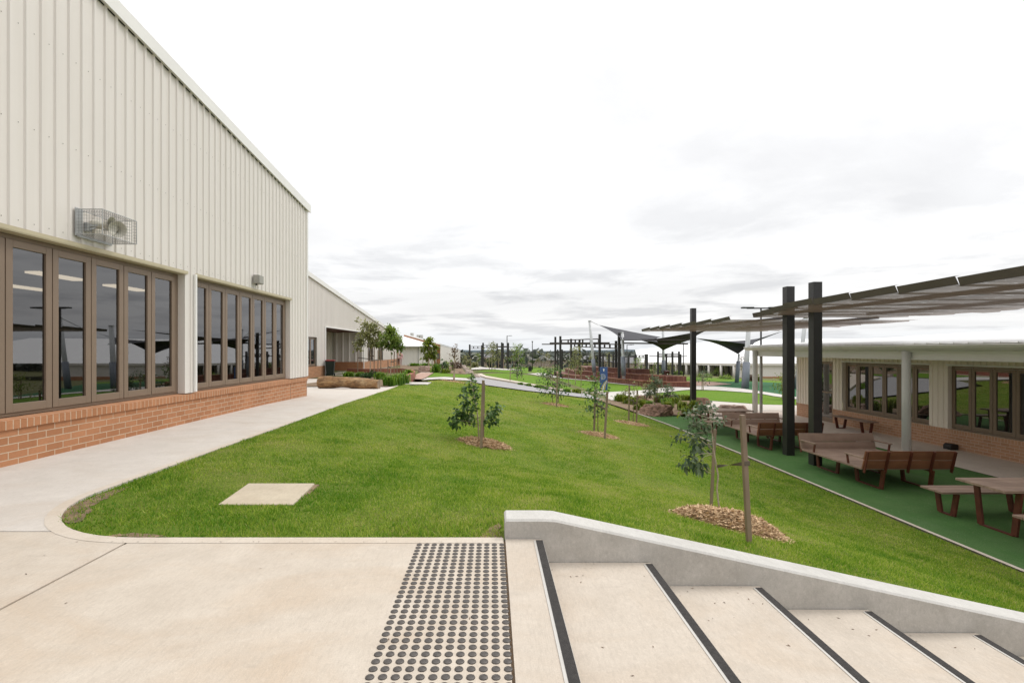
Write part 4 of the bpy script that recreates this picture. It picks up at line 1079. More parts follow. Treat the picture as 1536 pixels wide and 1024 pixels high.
def log():
    rnd = random.Random(2); z = gz(-5.5, 19.5); A = Vector((-6.72, 19.62, z + .215)); B = Vector((-4.30, 19.2, z + .20))
    rings = []; n = 28; m = 26
    d = (B - A).normalized(); u = Vector((-d.y, d.x, 0)); w = Vector((0, 0, 1))
    for i in range(m + 1):
        t = i / m; c = A.lerp(B, t) + w * (.03 * math.sin(t * 5)) + u * (.04 * math.sin(t * 3.6)); r = .225 - .025 * t + .018 * math.sin(t * 11)
        ring = []
        for k in range(n):
            a = 2 * PI * k / n; rr = r * (1 + .10 * mnoise.noise((math.cos(a) * 1.3, math.sin(a) * 1.3, t * 5)) + .04 * mnoise.noise((math.cos(a) * 4, math.sin(a) * 4, t * 14)))
            ring.append(c + u * math.cos(a) * rr + w * math.sin(a) * rr)
        rings.append(ring)
    t = thing('fallen_log', 'thick brown fallen log lying across the path end by the garden bed', 'log', (0, 0, 0))
    mb = MB(); mb.loft(rings); mb.build('trunk', M['log'], t, True)
    for nm, ring, s in (('cut_end', rings[-1], 1), ('cut_end', rings[0], -1)):
        c = sum(ring, Vector()) / n; e = MB(); e.add(list(ring) + [c + d * s * .01], [(k, (k + 1) % n, n) for k in range(n)]); e.build(nm, M['stake'], t, fixn=True)
log()
def rock(label, loc, size, rz, seed, mat='rock', name='boulder', flat=.75):
    bm = bmesh.new(); bmesh.ops.create_icosphere(bm, subdivisions=5, radius=1)
    rnd = random.Random(seed); planes = []
    for k in range(9):
        a = rnd.uniform(0, 2 * PI); e = rnd.uniform(-.2, .6); planes.append((Vector((math.cos(a) * math.cos(e), math.sin(a) * math.cos(e), math.sin(e))), rnd.uniform(.62, .9)))
    planes.append((Vector((.05, .03, 1)).normalized(), flat * .8))
    for v in bm.verts:
        p = v.co.copy()
        for nrm, d in planes:
            k = p.dot(nrm)
            if k > d: p -= nrm * (k - d) * .93
        nn = mnoise.fractal(p * 1.6 + Vector((seed, 0, 0)), 1.0, 2.0, 5)
        p *= 1 + .11 * nn - .16 * max(0, .12 - abs(mnoise.noise(p * 1.3 + Vector((seed, 5, 0))))) / .12 * .5; p += p.normalized() * .07 * mnoise.fractal(p * 5 + Vector((0, seed, 0)), 1.0, 2.0, 4)
        v.co = Vector((p.x * size[0], p.y * size[1], p.z * size[2]))
    me = bpy.data.meshes.new(name); bm.to_mesh(me); bm.free(); me.materials.append(M[mat])
    o = bpy.data.objects.new(name, me); link(o); o.location = Vector(loc) + Vector((0, 0, size[2] * .30)); o.rotation_euler = (0, 0, rz)
    return tag(o, label, 'boulder', 'sandstone boulders')
def rk(px, py, w, h, label, seed, mat='rock', flat=.75, dz=0):
    p = site(px, py); s = p.y / FPX; return rock(label, (p.x, p.y + w * s * .3, p.z + dz), (w * s * .54, w * s * .34, h * s * .84), .15, seed, mat, flat=flat)
rk(993, 625, 55, 20, 'long red-brown boulder at the turf corner in front of the garden', 1, flat=.85)
rk(964, 603, 27, 12, 'red-brown boulder behind the lime plants in the garden', 2)
rk(1057, 607, 25, 13, 'squat red boulder beside the dark post', 3)
rk(1105, 620, 46, 14, 'long low pinkish boulder beyond the far table', 4, 'rockpink')
rk(1037, 617, 26, 14, 'pale pink boulder left of the dark post base', 5, 'rockpink')
rk(1010, 600, 26, 9, 'low red boulder behind the staked shrub', 6)
rk(637, 558.5, 24, 12, 'large pink-grey boulder beside the pink paved path', 7, 'rockpink')
rk(690.5, 560.5, 6, 4.5, 'small round grey boulder under the bronze sapling', 8, 'rockpink')
rk(699, 555, 10, 5, 'pale boulder beside the stone ramp', 9, 'rockpale')
rk(713, 566, 14, 6, 'pale flat boulder where the grey road begins', 10, 'rockpale')
rk(703, 560.5, 14, 7, 'pale jagged boulder above the grey road', 12, 'rockpale')
rk(694, 552, 12, 6, 'pale boulder against the white side wall', 13, 'rockpale')

# ------------------------------------------------------------------ planter wall, terraces
def brick_planter():
    pts = [site(x, y) for x, y in ((522, 559), (560, 560), (600, 558.5), (613, 560), (621, 563.5), (618, 568.5), (608, 573))]
    # smooth the line
    for _ in range(2):
        q = [pts[0]]
        for a, b in zip(pts, pts[1:]): q += [a.lerp(b, .25), a.lerp(b, .75)]
        pts = q + [pts[-1]]
    mb = MB()
    L = [];
    for i, p in enumerate(pts):
        t = (pts[min(i + 1, len(pts) - 1)] - pts[max(i - 1, 0)]); t.z = 0; t.normalize(); n = Vector((-t.y, t.x, 0)) * .12
        z = p.z; L.append([p + n + Vector((0, 0, -.2)), p + n + Vector((0, 0, .34)), p - n + Vector((0, 0, .34)), p - n + Vector((0, 0, -.2))])
    mb.loft(L, caps=True); o = mb.build('planter_wall', M['brickred'], fixn=True); tag(o, 'low curved red brick wall edging the left garden bed', 'garden wall')
brick_planter()
def terraces():
    base = [site(830.5, 562.6), site(842, 566.8), site(870, 569.6), site(900, 572.5), site(938, 576.6), site(965, 579.5), site(1000, 581), site(1036, 582)]
    labels = ['lowest red timber terrace seat curving along the bright lawn', 'middle red timber terrace seat one step above the lowest', 'top red timber terrace seat under the dark pergola posts']
    for k in range(3):
        t = thing('terrace_seat', labels[k], 'terrace seat', (0, 0, 0), 0, 'red timber terrace seats')
        back = 1.7 * k; z1 = .44 * (k + 1)
        pts = base[:]
        if k: pts = [p.copy() for p in pts[:(6 if k == 1 else 4)]]
        L = []
        for i, p in enumerate(pts):
            tg = pts[min(i + 1, len(pts) - 1)] - pts[max(i - 1, 0)]; tg.z = 0; tg.normalize(); n = Vector((-tg.y, tg.x, 0))
            if n.dot(Vector((.8, .6, 0))) < 0: n = -n
            L.append((p + n * back, n))
        zt = [p.z for p, n in L]
        f = MB()
        for (p, n), (q, m), za, zb in zip(L, L[1:], zt, zt[1:]):
            zc = (za + zb) / 2 + z1 if False else None
            # each run is level; runs step down with the ground
            zr = (za + zb) / 2 + z1
            f.quad(tuple(p) [:2] + (za - .6,), tuple(q)[:2] + (zb - .6,), tuple(q)[:2] + (zr,), tuple(p)[:2] + (zr,), 0)
            P2, Q2 = p + n * 2.6, q + m * 2.6
            f.quad(tuple(p)[:2] + (zr,), tuple(q)[:2] + (zr,), tuple(Q2)[:2] + (zr,), tuple(P2)[:2] + (zr,), 0)
            for e, e2, zz in ((p, P2, za), (q, Q2, zb)): f.quad(tuple(e)[:2] + (zz - .6,), tuple(e2)[:2] + (zz - .6,), tuple(e2)[:2] + (zr,), tuple(e)[:2] + (zr,), 0)
        f.build('timber_face', M['timberwall'], t, fixn=True)
        c = MB()
        for (p, n), (q, m), za, zb in zip(L, L[1:], zt, zt[1:]):
            zr = (za + zb) / 2 + z1
            c.add([tuple(p - n * .05)[:2] + (zr + .005,), tuple(q - m * .05)[:2] + (zr + .005,), tuple(q + m * .5)[:2] + (zr + .005,), tuple(p + n * .5)[:2] + (zr + .005,),
                   tuple(p - n * .05)[:2] + (zr + .07,), tuple(q - m * .05)[:2] + (zr + .07,), tuple(q + m * .5)[:2] + (zr + .07,), tuple(p + n * .5)[:2] + (zr + .07,)],
                  [(0, 1, 5, 4), (1, 2, 6, 5), (2, 3, 7, 6), (3, 0, 4, 7), (4, 5, 6, 7), (3, 2, 1, 0)])
        c.build('seat_cap', M['deckred'], t, fixn=True)
terraces()

# ------------------------------------------------------------------ mid-distance pergolas, masts, sails, lamps
def pergola(label, posts, beams, Yd, pw=.26, name='pergola', group='dark steel pergolas in the park'):
    """posts: (px, top py, base py, Y); beams: (px0, py0, px1, py1, Y0, Y1, kind)"""
    t = thing(name, label, 'pergola', (0, 0, 0), 0, group)
    for px, pt, pb, Y in posts:
        a = at(px, pt, Y); g = gz(a.x, Y) - .1; w = pw
        MB().box(a.x - w / 2, a.x + w / 2, Y - w / 2, Y + w / 2, g, a.z).build('post', M['post'], t)
    for x0, y0, x1, y1, Y0, Y1, kind in beams:
        a, b = at(x0, y0, Y0), at(x1, y1, Y1)
        m = MB()
        if kind == 'ladder':
            h = .42
            m.bar(a + Vector((0, 0, h / 2)), b + Vector((0, 0, h / 2)), .1, .12).bar(a - Vector((0, 0, h / 2)), b - Vector((0, 0, h / 2)), .1, .12)
            L = (b - a).length; n = max(3, int(L / 1.5))
            for k in range(n + 1):
                c = a.lerp(b, k / n); m.box(c.x - .09, c.x + .09, c.y - .05, c.y + .05, c.z - h / 2, c.z + h / 2)
            m.build('ladder_beam', M['ladder'], t)
        else:
            m.bar(a, b, .12, .14 if kind == 'beam' else .3); m.build('beam', M['ladder'], t)
    return t
pergola('dark pergola with ladder beams standing on the red terraces left of the blue sign',
        [(833, 505, 549, 70), (840.5, 504, 550, 64), (856.6, 508, 553, 72), (869.3, 509, 553, 68), (899.5, 501, 558, 58), (924, 511, 558, 62), (928.7, 499, 566, 52)],
        [(825, 515, 914, 515, 70, 60, 'slab'), (842, 512.5, 898, 511, 66, 59, 'ladder'), (862, 517.5, 932, 519.5, 68, 52, 'ladder'), (813, 516.2, 830, 516.2, 71, 70, 'beam'), (930, 509.5, 1034, 509.5, 51, 46, 'beam'), (933, 514.5, 1032, 515.5, 51, 47, 'beam')], 60)
pergola('dark pergola with ladder beams among saplings in front of the far hills',
        [(704.6, 516.5, 540, 105), (722.7, 517.5, 541, 112), (724.6, 514, 543, 100), (745.7, 515, 544, 108), (752.6, 513.5, 545, 100), (754.6, 514.5, 545, 104), (762.4, 514, 546, 100)],
        [(704, 521, 723, 521, 105, 108, 'ladder'), (725, 519.5, 746, 519.5, 100, 106, 'ladder'), (746, 520, 763, 520, 104, 100, 'slab'), (762, 520.6, 777, 520.6, 100, 102, 'beam'), (746, 524, 763, 524, 112, 112, 'beam')], 100, .34)
pergola('slim dark pergola right of the second sail mast with dense slatted top',
        [(987, 527, 560, 95), (999.5, 531, 560, 100), (1008.7, 527, 561, 95), (1018.4, 527, 561, 95), (1020.8, 531, 561, 100)],
        [(974, 533.8, 1031, 534.3, 100, 95, 'beam'), (987, 532.2, 1018, 532.2, 96, 95, 'ladder'), (987, 533.5, 1018, 533.5, 98, 97, 'ladder')], 95, .3)
pergola('slim dark pergola left of the second sail mast against the white roof',
        [(953, 531, 558, 98), (968.4, 531, 558, 100), (970.6, 531, 558, 96), (943, 533, 557, 104)],
        [(938, 535.5, 954, 535.2, 104, 98, 'beam'), (954, 534.6, 970, 534.6, 98, 98, 'ladder')], 98, .3)
pergola('small far pergola behind the terraces at their left end',
        [(836.5, 524, 548, 120), (843.3, 524, 548, 124), (862, 525, 548, 122), (891.5, 531, 552, 110), (904.5, 530.5, 552, 112), (913.5, 530, 552, 110), (919.8, 531, 552, 114)],
        [(828, 528.3, 865, 528.3, 120, 122, 'beam'), (838, 527.5, 862, 527.5, 121, 122, 'ladder'), (891, 534, 931, 534, 110, 112, 'beam')], 120, .34)

def mast(label, top, base, w0=.30, w1=.38, padh=2.4, Y=None):
    """leaning round mast from a ground point up to a surveyed top; lower length wrapped in padding"""
    b = site(*base) if Y is None else at(base[0], base[1], Y); a = at(top[0], top[1], b.y)
    t = thing('sail_mast', label, 'mast', b, 0, 'sail masts'); d = a - b
    k = min(.9, padh / d.length)
    MB().tube([tuple(d * (-.1 if Y is None else -1.6) / d.length), tuple(d)], [w1 / 2, w0 / 2], 16).build('pole', M['mast'], t, True)
    MB().tube([tuple(d * .004), tuple(d * k)], [w1 / 2 + .06, w1 / 2 + .055], 16).build('padding', M['pad'], t, True)
    MB().tube([tuple(d * .985), tuple(d * 1.004)], [w0 / 2 + .02] * 2, 14).build('cap', M['galv'], t, True)
    return b, a
m1b, m1a = mast('tallest pale sail mast leaning over the terraces, alone at left', (884.5, 481), (891.5, 558.5), .30, .34, 1.5, 57)
m2b, m2a = mast('pale sail mast with dark padding close right of the terrace pergola', (933.5, 498), (935.5, 563.5), .28, .34, 1.9, 50)
m3b, m3a = mast('pale sail mast standing behind the maroon bin', (994.5, 494), (995.5, 567), .34, .38, 2.5)
m4b, m4a = mast('wide pale sail mast in front of the white verandah gutter end', (1123, 488), (1117.5, 583.2), .36, .5, 2.4)
m5b, m5a = mast('short grey padded sail mast just left of the wide pale mast', (1108.5, 531), (1105, 574.5), .22, .34, 2.6)
m6b, m6a = mast('leaning pale sail mast half hidden behind the verandah end', (1208.5, 476), (1195.5, 584), .34, .42, 2.6)

def sail(label, corners, anchors, n=18, pull=.16, cat='shade sail'):
    """four-corner twisted sail with edges drawn inward"""
    A, B, C, D = corners; mid = (A + B + C + D) / 4
    V = []
    for j in range(n + 1):
        v = j / n
        for i in range(n + 1):
            u = i / n
            p = A * (1 - u) * (1 - v) + B * u * (1 - v) + C * u * v + D * (1 - u) * v
            # pull the edges in, corners stay
            e = 1 - (1 - 4 * u * (1 - u) * pull * (1 - 4 * v * (1 - v))) * (1 - 4 * v * (1 - v) * pull * (1 - 4 * u * (1 - u)))
            V.append(p + (mid - p) * e)
    F = [(j * (n + 1) + i, j * (n + 1) + i + 1, (j + 1) * (n + 1) + i + 1, (j + 1) * (n + 1) + i) for j in range(n) for i in range(n)]
    t = thing('shade_sail', label, cat, (0, 0, 0), 0, 'charcoal shade sails'); mb = MB(); mb.add(V, F); mb.build('cloth', M['sail'], t, True)
    for c, a in zip(corners, anchors):
        if a is not None: MB().tube([c, a], .03, 6).build('corner_cable', M['galv'], t)
    return t
sail('grey-topped sail with a thin pointed left wing above the terrace pergola',
     [at(897, 487, 72), at(934, 509.5, 46), at(987, 513, 46), at(992, 505.5, 72)], [m1a, m2a, None, None], pull=.13)
sail('dark charcoal sail dipping to the mast behind the maroon bin',
     [at(962, 510.5, 60), at(994.5, 525.5, 70), at(1043, 507, 60), at(1063, 494, 38)], [None, None, None, m4a], pull=.13)
sail('charcoal sail with its low dark tip beside the wide pale mast',
     [at(1040, 506.5, 78), at(1107, 531, 60), at(1180, 494.5, 50), at(1129, 517, 45)], [None, m5a, m6a, None], pull=.23)
def lamp(label, px, pt, pb, Y, arm=0, name='street_lamp', w=.16, group='lamp posts'):
    a = at(px, pt, Y); g = gz(a.x, Y)
    t = thing(name, label, 'lamp post', (a.x, Y, g), 0, group); h = a.z - g
    MB().tube([(0, 0, -.1), (0, 0, h)], [w / 2, w / 2 * .7], 10).build('pole', M['post'], t, True)
    for s in ((1,) if arm == 1 else (-1, 1) if arm == 2 else ()):
        MB().box(*sorted((0, s * .9)), -.05, .05, h - .05, h + .03).build('arm', M['post'], t)
        MB().box(*sorted((s * .5, s * 1.25)), -.14, .14, h - .02, h + .07).build('lamp_head', M['black'], t, bevel=.02)
    if arm == 0: MB().tube([(0, 0, h), (0, 0, h + .25)], [.14, .2], 10).build('lamp_head', M['black'], t, True)
lamp('tall dark street lamp with one arm behind the far left pergola', 760.6, 503.5, 545, 125, 1, w=.3)
lamp('dark lamp post standing alone against the hills', 798.5, 513, 545, 120, 0, w=.26)
lamp('thin lamp post seen between the terrace pergola posts', 880.5, 526, 552, 130, 1, w=.22)
lamp('thin lamp post just right of the padded mast near the terraces', 940.5, 517, 558, 90, 1, w=.2)
lamp('pale lamp post right of the slatted pergola', 1025, 516, 562, 88, 0, w=.2)
lamp('tall dark twin-arm lamp post rising behind the benches through the verandah end', 1141.5, 462, 592, 32.5, 2, w=.14)

# ------------------------------------------------------------------ blue sign
def sign():
    p = site(905.5, 585.5); t = thing('totem_sign', 'narrow blue printed sign with white emblem and gold swoosh on the lawn by the path', 'sign', p)
    s = p.y / FPX; w = 11.4 * s; h = 35 * s
    MB().box(-w / 2, w / 2, -.03, .03, 0, h).build('panel', M['blue'], t, bevel=.008)
    y = -.036
    sw = MB()
    for k, (x0, x1, top, bend, m) in enumerate(((-.32, .42, .42, .25, 0), (-.12, .46, .40, .3, 1), (.1, .48, .36, .2, 0))):
        n = 10; v = []
        for i in range(n + 1):
            f = i / n; cx = (x0 + (x1 - x0) * f ** 1.8) * w * .95; z = (.03 + top * f) * h; wd = w * .075 * (1.3 - f)
            v += [(min(cx - wd, w * .47), y - .001 * k, z), (min(cx + wd, w * .49), y - .001 * k, z)]
        sw.add(v, [(2 * i, 2 * i + 1, 2 * i + 3, 2 * i + 2) for i in range(n)], m)
    sw.build('swoosh', [M['gold'], M['white']], t)
    e = MB(); n = 12; c = [(.0 + .11 * w * math.cos(2 * PI * k / n), y, .90 * h + .032 * h * math.sin(2 * PI * k / n)) for k in range(n)]; e.add(c, [tuple(range(n))])
    e.box(-.05 * w, .05 * w, y - .001, y, .82 * h, .865 * h); e.build('emblem', M['white'], t, fixn=True)
    tx = MB(); rnd = random.Random(4)
    for k, L in enumerate((.42, .56, .62, .52, .42)):
        z = (.685 - .052 * k) * h; x = -.36 * w
        while x < (-.36 + L) * w:
            q = rnd.uniform(.05, .09) * w; tx.box(x, x + q, y - .002, y, z, z + rnd.choice((.014, .02)) * h); x += q + .03 * w
    tx.build('text_lines', M['white'], t)
    MB().box(-w * .4, w * .4, -.05, .05, -.2, .02).build('base', M['post'], t)
sign()
# ------------------------------------------------------------------ vegetation
def leaf_arrays(C, D, L, Wd, droop=.2, seed=0):
    """C centres (base), D directions, L lengths, Wd widths -> folded 4-vert leaves as (V, F)"""
    r = np.random.default_rng(seed); N = len(C)
    D = D / np.linalg.norm(D, axis=1, keepdims=True)
    up = np.tile(np.array([[0, 0, 1.0]]), (N, 1)) + r.normal(0, .45, (N, 3))
    S = np.cross(D, up); S /= np.linalg.norm(S, axis=1, keepdims=True) + 1e-9
    Nn = np.cross(S, D)
    b = C; tip = C + D * L[:, None] - np.array([[0, 0, 1]]) * (droop * L)[:, None]
    m = C + D * (.45 * L)[:, None] - Nn * (.06 * L)[:, None]
    l = m + S * (Wd / 2)[:, None] + Nn * (.13 * Wd)[:, None]; q = m - S * (Wd / 2)[:, None] + Nn * (.13 * Wd)[:, None]
    V = np.stack([b, l, tip, q, m], 1).reshape(-1, 3)
    base = np.arange(N)[:, None] * 5
    F = (np.array([[0, 4, 1], [1, 4, 2], [2, 4, 3], [3, 4, 0]])[None] + base[:, :, None]).reshape(-1, 3)
    return V, F
def crown_mesh(name, parent, tips, nleaf, size, mat, seed, spread=.12, ratio=.55, droop=.25, tintc=None, outward=None):
    """leaves gathered round twig points"""
    r = np.random.default_rng(seed); T = np.array([tuple(t) for t in tips]); idx = r.integers(0, len(T), nleaf)
    C = T[idx] + r.normal(0, spread, (nleaf, 3))
    cen = T.mean(0); D = (C - cen) * .6 + r.normal(0, .5, (nleaf, 3)) * np.abs(T - cen).max() + np.array([[0, 0, .05]])
    L = size * r.uniform(.65, 1.25, nleaf); V, F = leaf_arrays(C, D, L, L * ratio * r.uniform(.8, 1.2, nleaf), droop, seed)
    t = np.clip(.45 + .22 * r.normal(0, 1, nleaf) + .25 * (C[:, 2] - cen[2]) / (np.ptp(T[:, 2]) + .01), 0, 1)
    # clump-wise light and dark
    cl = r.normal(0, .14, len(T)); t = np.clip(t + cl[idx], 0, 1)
    return np_mesh(name, V, F, mat, parent, np.repeat(t, 5))
def tree(name, label, loc, h, crown, nleaf, lsize, mat, seed, bark='bark', trunk_r=.03, clear=.35, group=None, nb=9, cat='tree', lean=0, spread=.1, ratio=.55, sub=4, skew=(0, 0), droop=.25):
    """crown = (rx, rz) half sizes; leaves hang on branch ends so gaps stay between clumps"""
    rnd = random.Random(seed); t = thing(name, label, cat, loc, 0, group)
    tr = MB(); n = 7; pts = []; x = y = 0
    for i in range(n + 1):
        f = i / n; pts.append(Vector((x + lean * f, y, h * .93 * f))); x += rnd.uniform(-.018, .018) * h * .5; y += rnd.uniform(-.018, .018) * h * .5
    pts[0].z = -.05
    tr.tube(pts, [trunk_r * (1 - .75 * i / n) for i in range(n + 1)], 8)
    tips = []; zc = h - crown[1]
    for b in range(nb):
        f = clear + (1 - clear) * (b + .5) / nb; i = min(n - 1, int(f * n)); p = pts[i].lerp(pts[i + 1], f * n - i)
        a = b * 2.4 + rnd.uniform(-.5, .5); rel = (p.z + .12 * h - zc) / crown[1]; rad = crown[0] * math.sqrt(max(.12, 1 - rel * rel)) * rnd.uniform(.55, 1.05)
        e = Vector((p.x + math.cos(a) * rad + skew[0] * crown[0], p.y + math.sin(a) * rad * .9 + skew[1], min(h, p.z + rnd.uniform(.05, .25) * crown[1] * 2)))
        mid = p.lerp(e, .5) + Vector((0, 0, .06 * h)); tr.tube([p, mid, e], [trunk_r * .4, trunk_r * .25, trunk_r * .1], 5)
        tips += [e, mid.lerp(e, .5)]
        for k in range(sub):
            q = e + Vector((rnd.gauss(0, .25), rnd.gauss(0, .25), rnd.gauss(0, .2))) * crown[0]; tips.append(q); tr.tube([e.lerp(mid, rnd.random() * .6), q], [trunk_r * .15, trunk_r * .06], 4)
    tips.append(pts[-1] + Vector((0, 0, .04 * h)))
    tr.build('trunk', M[bark], t, True)
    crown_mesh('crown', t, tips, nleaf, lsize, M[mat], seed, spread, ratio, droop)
    return t
def stake(label, base, top, w=.045, group='timber tree stakes'):
    base = Vector(base); top = Vector(top); o = MB().bar((0, 0, -.15), tuple(top - base), w, w).build('tree_stake', M['stake'], None, bevel=.003)
    o.location = base; return tag(o, label, 'tree stake', group)
def mound(label, px, py, rx, ry, hgt, rot=0.0, chips=900, loc=None, group='mulch mounds round the young trees'):
    p = site(px, py) if loc is None else Vector(loc)
    MULCH.append((p.x, p.y, rx, ry, rot)); c, s = math.cos(rot), math.sin(rot); rnd = random.Random(int(px * 7))
    n, m = 40, 10; V = []; F = []
    t = thing('mulch_mound', label, 'mulch mound', (0, 0, 0), 0, group)
    def surf(u, v):
        x = p.x + u * rx * c - v * ry * s; y = p.y + u * rx * s + v * ry * c; q = u * u + v * v
        return Vector((x, y, gz(x, y) - .02 + hgt * max(0, 1 - q) ** .8 * (1 + .25 * mnoise.noise((x * 4, y * 4, 0)))))
    for j in range(m + 1):
        rr = j / m
        for i in range(n):
            a = 2 * PI * i / n; k = 1 + (.16 * mnoise.noise((math.cos(a) * 2.2, math.sin(a) * 2.2, px * .1)) if j else 0)
            V.append(surf(rr * math.cos(a) * k, rr * math.sin(a) * k))
    for j in range(m):
        for i in range(n): F.append((j * n + i, (j + 1) * n + i, (j + 1) * n + (i + 1) % n, j * n + (i + 1) % n))
    mb = MB(); mb.add(V, F); mb.build('mulch_heap', M['mulch'], t, True, fixn=True)
    r = np.random.default_rng(int(px)); a = r.uniform(0, 2 * PI, chips); rad = np.sqrt(r.random(chips)) * r.choice([1.0, 1.0, 1.0, 1.13], chips)
    C = np.array([tuple(surf(x, y) + Vector((0, 0, .012))) for x, y in zip(rad * np.cos(a), rad * np.sin(a))])
    D = r.normal(0, 1, (chips, 3)) * np.array([[1, 1, .35]]); L = r.uniform(.010, .042, chips) * (1 + p.y * .05)
    Vv, Ff = leaf_arrays(C, D, L, L * r.uniform(.25, .5, chips), 0, 3); np_mesh('wood_chips', Vv, Ff, M['chip'], t, np.repeat(r.random(chips), 5))['kind'] = 'stuff'
    return p
M['chip'] = leafmat('wood_chip', (.30, .18, .09), (.76, .56, .35), .0, .85)

# front sapling: grey-green leaves hang to the left of the trunk
p = mound('largest wood-chip mound, below the grey-green sapling by the steps wall', 1092, 786, .54, .38, .17, -.5, 8000)
def front_tree():
    g = site(1079, 776); t = thing('sapling', 'thin grey-green leaved sapling between two stakes, closest to the steps wall', 'sapling', g)
    s = g.y / FPX; P = lambda px, py, dy=0: Vector(((px - 1079) * s, dy, (776 - py) * s))
    tr = MB(); tr.tube([P(1079, 782), P(1078.5, 760), P(1075.5, 735), P(1077, 712), P(1073, 690), P(1070, 672), P(1068, 650), P(1066, 630), P(1062, 608)], [.011, .010, .009, .009, .008, .007, .006, .005, .002], 8)
    rnd = random.Random(21); tips = []
    ends = [(1052, 612), (1044, 622), (1030, 625), (1034, 640), (1022, 660), (1026, 686), (1034, 700), (1044, 694), (1052, 676), (1048, 655), (1040, 668), (1058, 640), (1066, 622), (1074, 632), (1062, 660), (1054, 702), (1062, 612), (1072, 614), (1046, 640), (1036, 655)]
    for i, (ex, ey) in enumerate(ends):
        st_ = P(1069 - rnd.random() * 3, min(735, max(618, ey + rnd.uniform(-14, 18))))
        e = P(ex, ey, rnd.uniform(-.13, .13)); mid = st_.lerp(e, .5) + Vector((0, 0, .03)); tr.tube([st_, mid, e], [.0045, .003, .0012], 5); tips += [e, e, mid.lerp(e, .6)]
    tr.build('trunk', M['palebark'], t, True)
    crown_mesh('crown', t, tips, 460, .066, M['leafgrey'], 5, .035, .66, .5)
    e = crown_mesh('shoot', t, [P(1020, 612), P(1026, 618), P(1018, 624), P(1028, 610), P(1024, 676)], 34, .035, M['leaflime'], 6, .02, .5)
    sb, stp = site(1066, 757), None
    a = stake('weathered stake left of the closest grey-green sapling', sb, sb + Vector(((1074 - 1066) * s * 1.0, .0, (757 - 617) * s)), .036)
    sb = site(1125, 812); s2 = sb.y / FPX
    b = stake('weathered stake right of the closest grey-green sapling, with the twisted strap', sb, sb + Vector(((1113.5 - 1125) * s2, .0, (812 - 622) * s2)), .040)
    q = MB(); A = sb + Vector(((1119 - 1125) * s2, -.02, (812 - 694) * s2)); B = g + P(1076, 699)
    n = 10; vs = []
    for i in range(n + 1):
        f = i / n; c = A.lerp(B, f); tw = f * PI * .9 + .3; hw = .019; vs += [c + Vector((0, math.sin(tw) * hw, math.cos(tw) * hw)), c - Vector((0, math.sin(tw) * hw, math.cos(tw) * hw))]
    vs = [v - sb for v in vs]; q.add(vs, [(2 * i, 2 * i + 1, 2 * i + 3, 2 * i + 2) for i in range(n)])
    q.build('strap', M['strap'], b, True)
    w = MB(); f0 = (812 - 694) * s2; w.bar((( -6) * s2 - .0, 0, f0 - .02), ((-6) * s2 - .002, 0, f0 + .02), .047, .047); w.build('strap_wrap', M['strap'], b)
front_tree()

def near_tree(label, trunk_px, base_py, top_py, rx_px, nleaf, size, mat, seed, clear=.2, skew=0, **kw):
    g = site(trunk_px, base_py); s = g.y / FPX; h = (base_py - top_py) * s
    return tree('sapling', label, g, h, (rx_px * s, h * .42), nleaf, size, M and mat, seed, trunk_r=.016, clear=clear, cat='sapling', skew=(skew, 0), **kw), g, s
mound('wood-chip mound below the dark round-leaved sapling in mid lawn', 727, 665, .50, .36, .09, -.15, 4200)
def round_leaf_tree():
    g = site(719, 662); s = g.y / FPX; t = thing('sapling', 'dark glossy round-leaved sapling with one stake in the middle of the lawn', 'sapling', g)
    P = lambda px, py, dy=0: Vector(((px - 719) * s, dy, (662 - py) * s))
    tr = MB(); tr.tube([P(719, 668), P(717.5, 640), P(716, 620), P(713, 600), P(709, 585), P(705, 572)], [.016, .014, .012, .010, .006, .003], 8)
    tips = []; rnd = random.Random(4)
    ends = [(680, 628), (686, 632), (690, 618), (696, 610), (704, 622), (700, 602), (710, 610), (694, 596), (706, 590), (699, 584), (712, 580), (707, 572), (715, 592), (736, 620), (740, 618), (734, 626), (746, 614), (742, 628), (700, 628), (684, 622), (696, 624)]
    for ex, ey in ends:
        b0 = P(715 - (640 - ey) * .08, min(640, ey + rnd.uniform(4, 16))); e = P(ex, ey, rnd.uniform(-.28, .28)); m = b0.lerp(e, .5) + Vector((0, 0, .02)); tr.tube([b0, m, e], [.006, .004, .002], 5); tips += [e, e, m.lerp(e, .7)]
    tr.build('trunk', M['palebark'], t, True)
    crown_mesh('crown', t, tips, 640, .082, M['leafround'], 9, .045, .88, .3)
    sb = site(721, 671); s2 = sb.y / FPX; stake('stake in front of the dark round-leaved sapling', sb, sb + Vector(((725 - 721) * s2, 0, (671 - 570) * s2)), .05)
    sb = site(724, 658); stake('stake behind the dark round-leaved sapling', sb, sb + Vector(((726 - 724) * s2, 0, (658 - 566) * s2)), .05)
round_leaf_tree()
